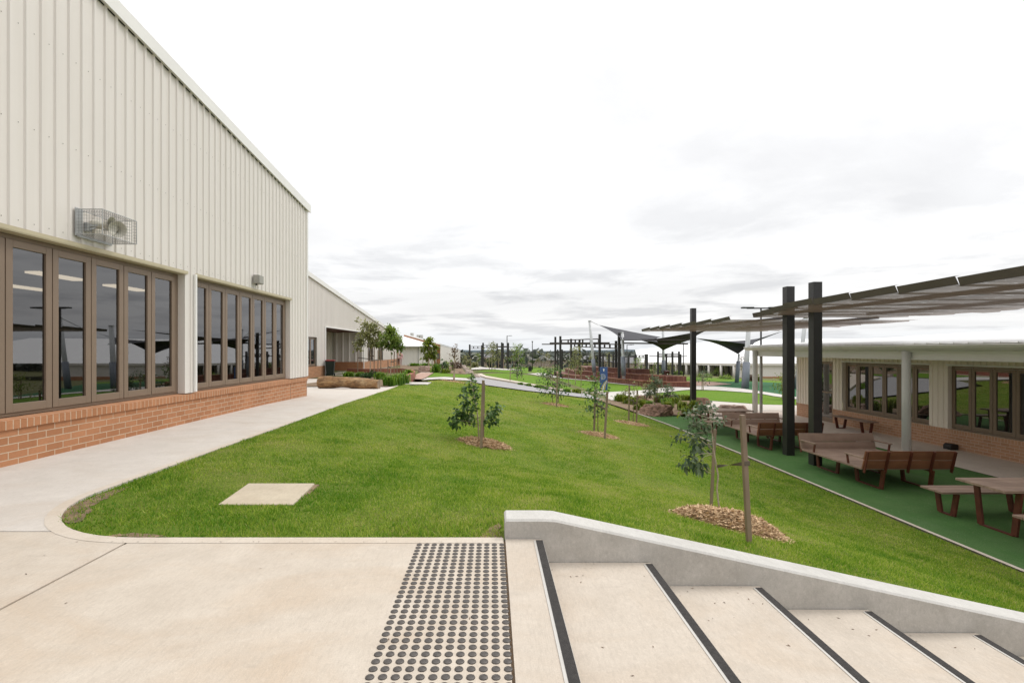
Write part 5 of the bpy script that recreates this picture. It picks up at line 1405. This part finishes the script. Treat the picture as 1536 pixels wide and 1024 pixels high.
def staked(label, short, tx, by, ty, rx, nl, size, mat, seed, stakes, md=None, bark='bark', **kw):
    if md: mound('wood-chip mound below ' + short, *md)
    g = site(tx, by); s = g.y / FPX; h = (by - ty) * s
    tree('sapling', label, g, h, (rx * s, h * kw.pop('cz', .36)), nl, size, mat, seed, bark, kw.pop('tr', .014), cat='sapling', **kw)
    for i, (bx, b_y, txx, t_y) in enumerate(stakes):
        sb = site(bx, b_y); s2 = sb.y / FPX
        side = 'left' if bx < tx else 'right'
        if len([1 for q in stakes if (q[0] < tx) == (bx < tx)]) > 1: side = ('outer ' if abs(bx - tx) == max(abs(q[0] - tx) for q in stakes if (q[0] < tx) == (bx < tx)) else 'inner ') + side
        w = .05 if sb.y < 45 else .05 + (sb.y - 45) * .0012
        so_ = stake(f'{side} stake of {short}', sb, sb + Vector(((txx - bx) * s2, 0, (b_y - t_y) * s2)), w)
        if sb.y < 40:
            f = .62; k = Vector(((txx - bx) * s2 * f, 0, (b_y - t_y) * s2 * f)); e_ = g - sb + Vector((0, 0, k.z - (g.z - sb.z) * .5))
            MB().bar(tuple(k), tuple(e_), .012, .05).build('strap', M['strap'], so_)
staked('sparse sapling with few dark leaves between two stakes right of mid lawn', 'the sparse sapling right of mid lawn', 897.5, 650, 572, 14, 330, .085, 'leafround', 31,
       [(891, 645, 893, 580), (906.5, 657, 911, 587)], (899, 652, .52, .40, .06, -.1, 1500), clear=.25, nb=8, ratio=.7)
staked('bushy sapling with drooping grey-green leaves beyond mid lawn', 'the bushy sapling beyond mid lawn', 829, 606, 556, 17, 700, .10, 'leafround', 32,
       [(834.5, 610, 836, 560), (837, 603, 839, 556)], (833, 607, .58, .5, .06, 0, 900), clear=.2, nb=10, ratio=.6)
staked('thin small-leaved sapling beside the turf edging', 'the thin sapling beside the turf edging', 949.8, 635, 575, 11, 90, .11, 'leafolive', 33,
       [(943, 631, 944, 578), (954.5, 635, 956, 585)], (948.5, 635, .62, .5, .06, -.15, 1100), clear=.45, nb=7)
staked('pale-trunked bronze-leaved sapling at the end of the left strip path', 'the bronze-leaved sapling', 681, 572, 521, 7, 170, .14, 'leafred', 34,
       [], (680, 572, .75, .5, .05, 0, 500), bark='palebark', clear=.35, nb=10, tr=.06, spread=.05)
staked('leafy young tree beside the log, farther left of the garden bed pair', 'the left garden bed tree', 555, 566, 486, 19, 1500, .19, 'leafolive', 35,
       [(536.5, 560, 537, 522), (561, 566, 561.5, 514), (567, 563, 567, 525), (571, 561, 571.5, 526)], None, bark='palebark', clear=.58, nb=14, tr=.035, cz=.24)
staked('denser young tree, right one of the garden bed pair', 'the right garden bed tree', 586, 567.5, 494, 15, 1900, .18, 'leafmid', 36,
       [(591, 567.5, 591.5, 527), (595.5, 564, 595.8, 527), (582, 564, 582, 540)], None, bark='palebark', clear=.58, nb=14, tr=.03, cz=.27)
tree('young_tree', 'yellow-green round young tree before the brick gable', site(643, 552), 41 * site(643, 552).y / FPX, (9.5 * site(643, 552).y / FPX, 14 * site(643, 552).y / FPX), 900, .3, M and 'leaflime', 37, 'palebark', .08, .3, nb=12)

# --- saplings of the park, each with its own place, crown and stakes
PARK = [
 # tx, by, ty, rx, leaves, mat, label, stakes
 (738, 556, 518, 9, 420, 'leafolive', 'tall wispy sapling in front of the far left pergola', [(734, 556, 734, 537), (742.5, 556, 742.5, 537)]),
 (752, 553, 528, 6, 180, 'leafolive', 'small wispy sapling just right of the lamp base', [(748, 553, 748, 538), (755.5, 554, 755.5, 538)]),
 (777, 556, 519, 10, 420, 'leafmid', 'spreading wispy sapling right of the far left pergola', [(771, 555, 771, 537), (781, 556, 781, 538)]),
 (767, 551, 523, 6, 200, 'leafolive', 'thin wispy sapling close behind the spreading one', [(763, 551, 763, 538)]),
 (776, 569, 549, 9, 170, 'leafdark', 'low dark bushy sapling on the lawn between tall stakes', [(765, 573.5, 765.5, 551), (782, 568, 782, 547)]),
 (808, 551, 526, 6, 220, 'leafolive', 'upright olive sapling right of the lone lamp post', [(804, 552, 804, 538), (812, 552, 812, 539)]),
 (820, 551, 531, 6, 140, 'leafolive', 'short olive sapling before the red terraces', [(816, 553, 816, 540)]),
 (826, 577, 549, 7, 140, 'leafred', 'bronze sapling at the lower lawn edge left of terraces', [(822, 577, 822, 552)]),
 (863, 577, 524, 10, 420, 'leafolive', 'feathery olive sapling between two stakes before the terraces', [(852.5, 578, 852.5, 546), (871.6, 580, 871.8, 547)]),
 (890, 553, 532, 5, 130, 'leafolive', 'faint sapling behind the tallest mast', [(887, 553, 887, 540)]),
 (912, 556, 531, 6, 160, 'leafolive', 'olive sapling framed by the terrace pergola posts', [(907, 556, 907, 540)]),
 (958, 561, 538, 7, 220, 'leafmid', 'light green sapling left of the maroon bin', [(951, 561, 951, 545), (967, 561, 967, 540)]),
 (984, 561, 545, 5, 120, 'leafmid', 'small sapling under the slatted pergola', [(980, 561, 980, 547)]),
 (1006, 561, 545, 6, 160, 'leafolive', 'olive sapling right of the maroon bin', [(1014, 562, 1014, 546)]),
 (1033, 560, 537, 9, 260, 'leafolive', 'olive tree hiding the white block behind the single dark post', []),
 (1055, 586, 558, 11, 110, 'leafgrey', 'pale sparse sapling in the bright lawn right of the dark post', [(1053, 586, 1053, 562)]),
 (1078, 564, 554, 8, 200, 'leafmid', 'round light-green shrub before the far verandah', []),
 (1113, 569, 536, 5, 120, 'leafred', 'brown-leaved sapling behind the wide pale mast', []),
 (1173, 600, 566, 7, 160, 'leaflime', 'yellowish sapling left of the verandah end post', [(1175.5, 599, 1175.5, 565)]),
 (1196, 578, 547, 4, 120, 'leafolive', 'narrow olive sapling in the gap beside the verandah end', []),
 (716, 549, 532, 6, 160, 'leafmid', 'bushy sapling at the left end of the park', [(712, 549, 712, 537), (706, 552, 706, 536)]),
 (728, 551, 537, 6, 120, 'leafred', 'brownish sapling below the left pergola posts', [(729, 552, 729, 540)]),
 (790, 549, 533, 5, 120, 'leafolive', 'faint sapling left of the park bin', [(787, 549, 787, 538)]),
 (700, 551, 535, 6, 140, 'leafolive', 'low olive sapling right of the white side wall', []),
]
for i, (tx, by, ty, rx, nl, mt, lb, sts) in enumerate(PARK):
    g = site(tx, by); s = g.y / FPX; short = 'the ' + lb
    if len(short.split()) > 11: short = ' '.join(short.split()[:11])
    staked(lb, short, tx, by, ty, rx, int(nl * 1.6), .0022 * g.y + .06, mt, 60 + i, sts, None, clear=.3, nb=9, tr=.012 + .0006 * g.y, cz=.38, group='saplings planted through the park', spread=.10 + .0012 * g.y, bark='palebark')

# --- grasses, shrubs and ground plants
def tuft(label, px, py, wpx, hpx, mat, seed, n=240, name='grass_clump', group='strappy garden clumps', arch=.55):
    g = site(px, py); s = g.y / FPX; w = wpx * s * .5; h = hpx * s; r = np.random.default_rng(seed)
    bx = r.normal(0, .33 * w, n); by = r.normal(0, .33 * w, n); a = r.uniform(0, 2 * PI, n); out = r.uniform(.15, 1, n) * w * .8
    hh = h * r.uniform(.55, 1.05, n); bw = (.012 + .0012 * g.y) * r.uniform(.6, 1.2, n)
    V = np.empty((n, 5, 3)); pa = a + PI / 2; ox, oy = np.cos(pa) * bw / 2, np.sin(pa) * bw / 2; z0 = np.full(n, -.05)
    V[:, 0] = np.stack([bx - ox, by - oy, z0], 1); V[:, 1] = np.stack([bx + ox, by + oy, z0], 1)
    mx, my = bx + np.cos(a) * out * .4, by + np.sin(a) * out * .4; mz = hh * .8
    V[:, 2] = np.stack([mx + ox, my + oy, mz], 1); V[:, 3] = np.stack([mx - ox, my - oy, mz], 1)
    V[:, 4] = np.stack([bx + np.cos(a) * out, by + np.sin(a) * out, hh * (1 - arch * r.random(n) * .6)], 1)
    b = np.arange(n)[:, None] * 5; F = (np.array([[0, 1, 2], [0, 2, 3], [3, 2, 4]])[None] + b[:, :, None]).reshape(-1, 3)
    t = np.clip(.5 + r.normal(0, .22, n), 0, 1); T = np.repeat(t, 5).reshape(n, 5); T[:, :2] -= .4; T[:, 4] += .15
    o = np_mesh(name, V.reshape(-1, 3), F, M[mat], None, np.clip(T, 0, 1).ravel()); o.location = g; return tag(o, label, 'garden plant', group)
def bush(label, px, py, wpx, hpx, mat, seed, n=420, size=None, name='shrub', group='garden shrubs'):
    g = site(px, py); s = g.y / FPX; w = wpx * s * .5; h = hpx * s
    t = thing(name, label, 'shrub', g, 0, group); rnd = random.Random(seed); tips = []; st_ = MB()
    for k in range(26):
        a = rnd.uniform(0, 2 * PI); rr = w * math.sqrt(rnd.random()) * .9; z = h * rnd.uniform(.25, .97) * math.sqrt(max(.1, 1 - (rr / w) ** 2 * .75))
        e = Vector((math.cos(a) * rr, math.sin(a) * rr, z)); tips.append(e)
        if k < 12: st_.tube([(0, 0, -.03), e * .5 + Vector((0, 0, .02)), e], [.012, .009, .004], 5)
    st_.build('stem', M['bark'], t, True)
    crown_mesh('foliage', t, tips, n, size or (.05 + .0028 * g.y), M[mat], seed, w * .12, .5); return t
for a in [
 ('tall green strap-leaf clump right end of the garden bed', 604, 575.5, 26, 19, 'sedge', 1), ('green strap-leaf clump touching the log end', 583, 579, 22, 17, 'sedge', 2),
 ('green strap-leaf clump in front of the right bed tree', 594, 577.5, 24, 18, 'sedge', 3), ('dark strap-leaf clump behind the right bed tree', 612, 567.5, 20, 16, 'sedge', 4),
 ('low strap-leaf clump behind the log middle', 541, 565.5, 22, 9, 'sedge', 5), ('low strap-leaf clump behind the log left end', 523, 564.5, 20, 8, 'sedge', 6),
 ('strap-leaf clump between the two bed trees', 571, 569.5, 22, 13, 'sedge', 7), ('green strip of grasses below the white building wall', 622, 549.5, 18, 6, 'sedge', 8),
 ('green grasses at the foot of the yellow-green tree', 639, 550.5, 18, 7, 'sedge', 9), ('bright green clump right of the brick corner', 655, 559, 18, 15, 'sedge', 10),
 ('bright low clump beside the dark shrub', 668, 560, 18, 8, 'leaflime', 11),
 ('lime strappy clump at the left end of the turf garden', 931, 603, 14, 14, 'leaflime', 12), ('lime strappy clump second along the turf garden', 941, 606, 16, 15, 'leaflime', 13),
 ('lime strappy clump beside the thin sapling', 950, 607.5, 14, 13, 'leaflime', 14), ('lime strappy clump before the long boulder', 961, 613, 18, 16, 'leaflime', 15),
 ('yellow-green clump right of the long boulder', 1023, 616, 18, 16, 'leaflime', 16), ('lime clump above the long boulder', 1010, 606, 22, 12, 'leaflime', 17),
 ('yellow-green clump at the dark post base', 1041, 620, 16, 22, 'leaflime', 18), ('lime clump behind the boulders', 1029, 601, 22, 11, 'leaflime', 19),
 ('low lime clump left of the dark post boulder', 1002, 612, 20, 12, 'leaflime', 40), ('lime clump in the gap between the two front boulders', 1030, 622, 16, 15, 'leaflime', 41), ('grey-green clump beside the tall shrub', 972, 611, 18, 12, 'sedge', 42), ('sparse green clump at the garden edge by the path', 928, 602, 14, 11, 'sedge', 43), ('small lime clump near the turf strip', 955, 616, 12, 10, 'leaflime', 44), ('yellow-green clump behind the long boulder', 990, 604, 22, 14, 'leaflime', 45), ('green clump beneath the grey-green shrub', 1000, 608, 16, 12, 'sedge', 46), ('lime clump at the back of the turf garden', 1018, 600, 18, 10, 'leaflime', 47),
 ('low green clump first along the road kerb', 781, 577.5, 9, 4.5, 'sedge', 20), ('low green clump second along the road kerb', 793, 579.5, 11, 5, 'sedge', 21), ('low green clump third along the road kerb', 806, 582, 12, 5.5, 'sedge', 22),
 ('low green clump fourth along the road kerb', 817, 584, 11, 5, 'sedge', 23), ('bright low clump before the blue sign', 866, 590, 16, 8, 'leaflime', 24), ('bright low clump left of the blue sign', 850, 588.5, 13, 7, 'sedge', 25), ('low clump right beside the blue sign', 883, 590, 14, 7, 'sedge', 26),
]: tuft(a[0], *a[1:])
for a in [
 ('dark green shrub behind the bronze sapling', 663, 557.5, 16, 20, 'leafdark', 1), ('mid green shrub right of the dark one', 674, 556, 15, 17, 'leafmid', 2), ('bronze low shrub beside the bronze sapling', 686, 553, 12, 10, 'leafred', 3),
 ('dark low shrub behind the log beside the brick wall', 560, 566, 14, 10, 'leafdark', 4), ('dark shrub in front of the left bed tree', 548, 568, 16, 9, 'leafdark', 5),
 ('tall grey-green shrub in the turf garden above the long boulder', 984, 605, 30, 42, 'leafgrey', 6, 620), ('grey-green shrub right of the tall one', 1004, 604, 24, 30, 'leafgrey', 7), ('olive shrub behind the tall grey-green one', 975, 598, 20, 30, 'leafolive', 8),
 ('sparse bronze shrub at the left of the turf garden', 936, 602, 24, 22, 'leafolive', 9, 160), ('red flowering shrub beside the far white wall', 1128, 572, 11, 10, 'leafred', 10), ('yellow-green shrub beside the red one', 1135, 572, 8, 10, 'leaflime', 11),
 ('low shrub along the far verandah left part', 1058, 566, 22, 5, 'leafmid', 12), ('low shrub along the far verandah right part', 1086, 568.5, 24, 4, 'leafmid', 13), ('olive shrub left of the paved strip in the park', 712, 551, 10, 8, 'leafolive', 14),
 ('dark shrub under the left pergola', 718, 546, 12, 9, 'leafdark', 15), ('olive shrub behind the park bin', 815, 546, 14, 6, 'leafolive', 16), ('olive shrub behind the tallest mast', 880, 553, 16, 8, 'leafolive', 17), ('olive shrub left of the padded mast', 945, 558, 14, 7, 'leafolive', 18),
 ('olive shrub beneath the slatted pergola left', 975, 560, 14, 7, 'leafolive', 19), ('olive shrub beneath the slatted pergola right', 1016, 562, 14, 6, 'leafmid', 20)
]: bush(*a[:7], **({'n': a[7]} if len(a) > 7 else {}))

# --- far woods: a mass nobody could count
def far_wood():
    r = np.random.default_rng(8); C = []; S = []
    for y0, y1, n in ((150, 260, 130), (260, 600, 800), (600, 1500, 1500), (1500, 3600, 1800)):
        y = r.uniform(y0, y1, n); x = y * r.uniform(-.75, 1.1, n)
        keep = ((x < y * -.05) | (x > y * .30) | (r.random(n) < .62)); x, y = x[keep], y[keep]
        z = H(x, y); k = 5
        for j in range(k):
            C.append(np.stack([x + r.normal(0, 2.2, len(x)) * (1 + y / 900), y + r.normal(0, 2, len(x)), z + r.uniform(.5, 4.2, len(x)) * (1 + y / 2600)], 1)); S.append(r.uniform(1.6, 3.2, len(x)) * (1 + y / 800))
    C = np.concatenate(C); S = np.concatenate(S); n = len(C)
    out = []; tint = []
    for j in range(7):
        D = r.normal(0, 1, (n, 3)) * np.array([[1, 1, .6]]); V, F = leaf_arrays(C + r.normal(0, .3, (n, 3)) * S[:, None], D, S * .9, S * .75, .1, j); out.append((V, F)); tint.append(np.repeat(np.clip(r.normal(.35, .22, n), 0, 1), 5))
    Vs = np.concatenate([v for v, f in out]); o = 0; Fs = []
    for v, f in out: Fs.append(f + o); o += len(v)
    w = np_mesh('far_woodland', Vs, np.concatenate(Fs), M['farleaf'], None, np.concatenate(tint)); tag(w, 'dark grey-green trees spread over the far suburb and low hills', 'woodland', None, 'stuff')
M['farleaf'] = leafmat('hazy_far_leaf', (.065, .080, .075), (.20, .21, .17), .1, .8)
far_wood()
grow_grass()

# ------------------------------------------------------------------ people
def person(label, loc, h, face, top, legs, top_len, seed, swing):
    t = thing('person', label, 'person', loc, face); k = h / 1.65
    def skin(name, joints, edges, mat, parent, root=0, sub=1):
        me = bpy.data.meshes.new(name); me.from_pydata([tuple(Vector(j[:3]) * k) for j in joints], edges, []); o = bpy.data.objects.new(name, me); link(o, parent)
        me.materials.append(M[mat]); s = o.modifiers.new('skin', 'SKIN'); s.use_smooth_shade = True
        for v, j in zip(me.skin_vertices[0].data, joints): v.radius = (j[3] * k, (j[4] if len(j) > 4 else j[3]) * k)
        me.skin_vertices[0].data[root].use_root = True
        u = o.modifiers.new('smooth', 'SUBSURF'); u.levels = sub; u.render_levels = sub; return o
    J = [(0, 0, .93, .13, .10), (0, 0, 1.12, .115, .085), (0, .005, 1.32, .145, .09), (0, .01, 1.40, .05), (0, 0, 1.46, .048), (0, -.005, 1.53, .072, .088), (0, 0, 1.60, .062, .07)]
    E = [(0, 1), (1, 2), (2, 3), (3, 4), (4, 5), (5, 6)]
    for sx in (-1, 1):
        sw = swing * sx; b = len(J)
        J += [(sx * .17, .0, 1.35, .05), (sx * .22, .02 - sw * .5, 1.09, .037), (sx * .235, -.06 - sw, .86, .026), (sx * .24, -.075 - sw, .80, .03, .016), (sx * .242, -.085 - sw, .755, .028, .014)]
        E += [(2, b), (b, b + 1), (b + 1, b + 2), (b + 2, b + 3), (b + 3, b + 4)]
        for f in range(4):     # four fingers, then the thumb from the side of the palm
            c = len(J); fx = (f - 1.5) * .014; L = (.060, .07, .066, .052)[f]
            J += [(sx * .243 + .004 * sx, -.085 - sw + fx, .735, .0075), (sx * .238, -.088 - sw + fx, .735 - L * .6, .0068), (sx * .228, -.09 - sw + fx, .735 - L, .0055)]
            E += [(b + 4, c), (c, c + 1), (c + 1, c + 2)]
        c = len(J); J += [(sx * .235, -.115 - sw, .785, .009), (sx * .228, -.128 - sw, .755, .0075)]; E += [(b + 3, c), (c, c + 1)]
        b = len(J); lw = swing * sx * .9
        J += [(sx * .085, 0, .86, .085), (sx * .09, -.01 + lw * .5, .48, .055), (sx * .09, .03 + lw, .09, .037), (sx * .09, -.09 + lw, .035, .036, .028)]
        E += [(0, b), (b, b + 1), (b + 1, b + 2), (b + 2, b + 3)]
    body = skin('body', J, E, 'skin', t)
    sj = [(0, 0, top_len, .165, .125), (0, 0, 1.12, .135, .105), (0, .005, 1.33, .16, .105), (0, .01, 1.405, .062)]
    se = [(0, 1), (1, 2), (2, 3)]
    for sx in (-1, 1):
        b = len(sj); sw = swing * sx; sj += [(sx * .18, 0, 1.345, .062), (sx * .222, .02 - sw * .5, 1.09, .05), (sx * .23, -.04 - sw * .8, .93, .042)]; se += [(2, b), (b, b + 1), (b + 1, b + 2)]
    skin('top', sj, se, top, t)
    lj = [(0, 0, .95, .145, .115)]; le = []
    for sx in (-1, 1):
        b = len(lj); lw = swing * sx * .9; lj += [(sx * .088, 0, .84, .098), (sx * .092, -.01 + lw * .5, .48, .07), (sx * .092, .03 + lw, .12, .055)]; le += [(0, b), (b, b + 1), (b + 1, b + 2)]
    skin('trousers', lj, le, legs, t)
    for sx in (-1, 1):
        lw = swing * sx * .9; MB().loft([[(p.x * k, p.y * k, p.z * k) for p in (Vector((sx * .09 + x * w, .06 - .19 * f + lw, z * hh)) for x, z in ((-1, 0), (1, 0), (.9, 1), (-.9, 1)))] for f, w, hh in ((0, .035, .08), (.4, .045, .09), (.8, .045, .06), (1, .03, .035))], caps=True).build('shoe', M['black'], t, True, fixn=True)
    skin('hair', [(0, .02, 1.655, .05), (0, .035, 1.58, .085, .07), (0, .055, 1.48, .065, .04), (0, .06, 1.38, .05, .03)], [(0, 1), (1, 2), (2, 3)], 'hair', t)
    f = MB()
    for sx in (-1, 1): f.box((sx * .03 - .01) * k, (sx * .03 + .01) * k, -.098 * k, -.086 * k, 1.545 * k, 1.557 * k)
    f.build('eyes', M['black'], t)
    MB().prism([(-.085 * k, 1.545 * k), (-.112 * k, 1.515 * k), (-.085 * k, 1.508 * k)], 'x', -.012 * k, .012 * k).build('nose', M['skin'], t)
    MB().box(-.022 * k, .022 * k, -.094 * k, -.085 * k, 1.485 * k, 1.493 * k).build('mouth', M['pink'], t)
    for sx in (-1, 1): MB().box(*sorted((sx * .072 * k, sx * .088 * k)), -.012 * k, .02 * k, 1.51 * k, 1.56 * k).build('ear', M['skin'], t)
    return t
p = Vector((-10.62, 58.6, gz(-10.6, 58.6))); person('person in a long pink top walking beside the cream building', p, 20.5 * p.y / FPX, .5, 'pink', 'palepink', .72, 1, .10)
p = Vector((-10.86, 58.2, gz(-10.8, 58.2))); person('person in a grey-pink top and dark trousers beside the one in pink', p, 20 * p.y / FPX, .2, 'palepink', 'dark', .86, 2, -.07)

# ------------------------------------------------------------------ sky, sun, camera
def sky():
    w = bpy.data.worlds.new('World'); scene.world = w; w.use_nodes = True; n = w.node_tree.nodes; l = w.node_tree.links
    bg = n['Background']; out = n['World Output']
    sk = n.new('ShaderNodeTexSky'); sk.sky_type = 'NISHITA'; sk.sun_disc = False; sk.sun_elevation = R(52); sk.sun_rotation = R(SUN_AZ); sk.air_density = 1; sk.dust_density = 3
    b1 = bg; b1.inputs['Strength'].default_value = .10; l.new(sk.outputs[0], b1.inputs[0])
    tc = n.new('ShaderNodeTexCoord'); sp = n.new('ShaderNodeSeparateXYZ'); l.new(tc.outputs['Generated'], sp.inputs[0])
    def m(op, a, b=0.0, c=None):
        q = n.new('ShaderNodeMath'); q.operation = op
        for k, v in ((0, a), (1, b)):
            if hasattr(v, 'links'): l.new(v, q.inputs[k])
            else: q.inputs[k].default_value = v
        return q.outputs[0]
    z = m('MAXIMUM', sp.outputs['Z'], 0.0); dn = m('ADD', z, .07)
    cb = n.new('ShaderNodeCombineXYZ'); l.new(m('DIVIDE', sp.outputs['X'], dn), cb.inputs[0]); l.new(m('DIVIDE', sp.outputs['Y'], dn), cb.inputs[1])
    def noise(scale, det, rough, dist=0, off=(0, 0, 0)):
        mp = n.new('ShaderNodeMapping'); mp.inputs['Location'].default_value = off; l.new(cb.outputs[0], mp.inputs[0])
        q = n.new('ShaderNodeTexNoise'); q.inputs['Scale'].default_value = scale; q.inputs['Detail'].default_value = det; q.inputs['Roughness'].default_value = rough; q.inputs['Distortion'].default_value = dist
        l.new(mp.outputs[0], q.inputs['Vector']); return q.outputs['Fac']
    def ramp(f, st):
        q = n.new('ShaderNodeValToRGB'); e = q.color_ramp.elements
        while len(e) < len(st): e.new(.5)
        for i, (p_, c) in enumerate(st): e[i].position = p_; e[i].color = (*c, 1) if hasattr(c, '__len__') else (c, c, c, 1)
        l.new(f, q.inputs[0]); return q.outputs[0]
    def mix(f, a, b, mode='MIX'):
        q = n.new('ShaderNodeMix'); q.data_type = 'RGBA'; q.blend_type = mode; q.clamp_result = False
        for k, v in ((0, f), (6, a), (7, b)):
            if hasattr(v, 'links'): l.new(v, q.inputs[k])
            else: q.inputs[k].default_value = v if k == 0 else (*v, 1)
        return q.outputs[2]
    # overcast deck: pale at the horizon, bright above; grey-bottomed clouds in a low band
    base = ramp(z, [(0.0, (.90, .94, .98)), (.05, (1.0, 1.0, 1.0)), (.14, (1.08, 1.08, 1.08)), (.30, (1.15, 1.15, 1.15)), (.62, (1.22, 1.22, 1.21)), (.80, (1.9, 1.9, 1.88)), (1.0, (2.5, 2.5, 2.45))])
    c1 = ramp(noise(.75, 9, .58, .3, (3.1, 7.7, 0)), [(.48, 0.0), (.60, 1.0)])
    band = ramp(z, [(0.0, .25), (.03, .75), (.09, 1.0), (.16, .65), (.30, .30), (.6, .16)])
    col = mix(m('MULTIPLY', m('MULTIPLY', c1, band), .72), base, (.63, .64, .67))
    c2 = ramp(noise(.32, 8, .6, .6, (9.4, 1.3, 0)), [(.42, 0.0), (.68, 1.0)])
    band2 = ramp(z, [(0.0, .2), (.10, .6), (.3, .7), (1.0, .6)])
    col = mix(m('MULTIPLY', m('MULTIPLY', c2, band2), .80), col, (.72, .72, .735))
    b2 = n.new('ShaderNodeBackground'); l.new(col, b2.inputs[0]); b2.inputs['Strength'].default_value = 1.04
    mx = n.new('ShaderNodeMixShader'); mx.inputs[0].default_value = .93; l.new(b1.outputs[0], mx.inputs[1]); l.new(b2.outputs[0], mx.inputs[2]); l.new(mx.outputs[0], out.inputs[0])
SUN_AZ = 58
sky()
sd = bpy.data.lights.new('sun', 'SUN'); sd.energy = 1.35; sd.angle = R(22); sd.color = (1, .955, .89)
so = bpy.data.objects.new('sun', sd); COL.objects.link(so)
# sky azimuth is measured from +Y towards +X; the lamp shines from the same direction
az, el = R(SUN_AZ), R(52); dv = Vector((math.sin(az) * math.cos(el), math.cos(az) * math.cos(el), math.sin(el)))
so.rotation_euler = (-dv).to_track_quat('-Z', 'Y').to_euler()
cam = bpy.data.cameras.new('camera'); cam.sensor_width = 36; cam.sensor_fit = 'HORIZONTAL'; cam.lens = FPX / 1536 * 36
cam.shift_x = (768 - CX) / 1536; cam.shift_y = (CY - 512) / 1536; cam.clip_end = 30000; cam.clip_start = .05
co = bpy.data.objects.new('camera', cam); COL.objects.link(co); co.location = (0, 0, EYE); co.rotation_euler = (PI / 2, 0, 0); scene.camera = co
scene.render.engine = 'CYCLES'; scene.cycles.use_denoising = True; scene.cycles.max_bounces = 8; scene.cycles.transparent_max_bounces = 16
scene.cycles.sample_clamp_indirect = 6
scene.view_settings.view_transform = 'Standard'; scene.view_settings.look = 'None'; scene.view_settings.exposure = 0; scene.view_settings.gamma = 1
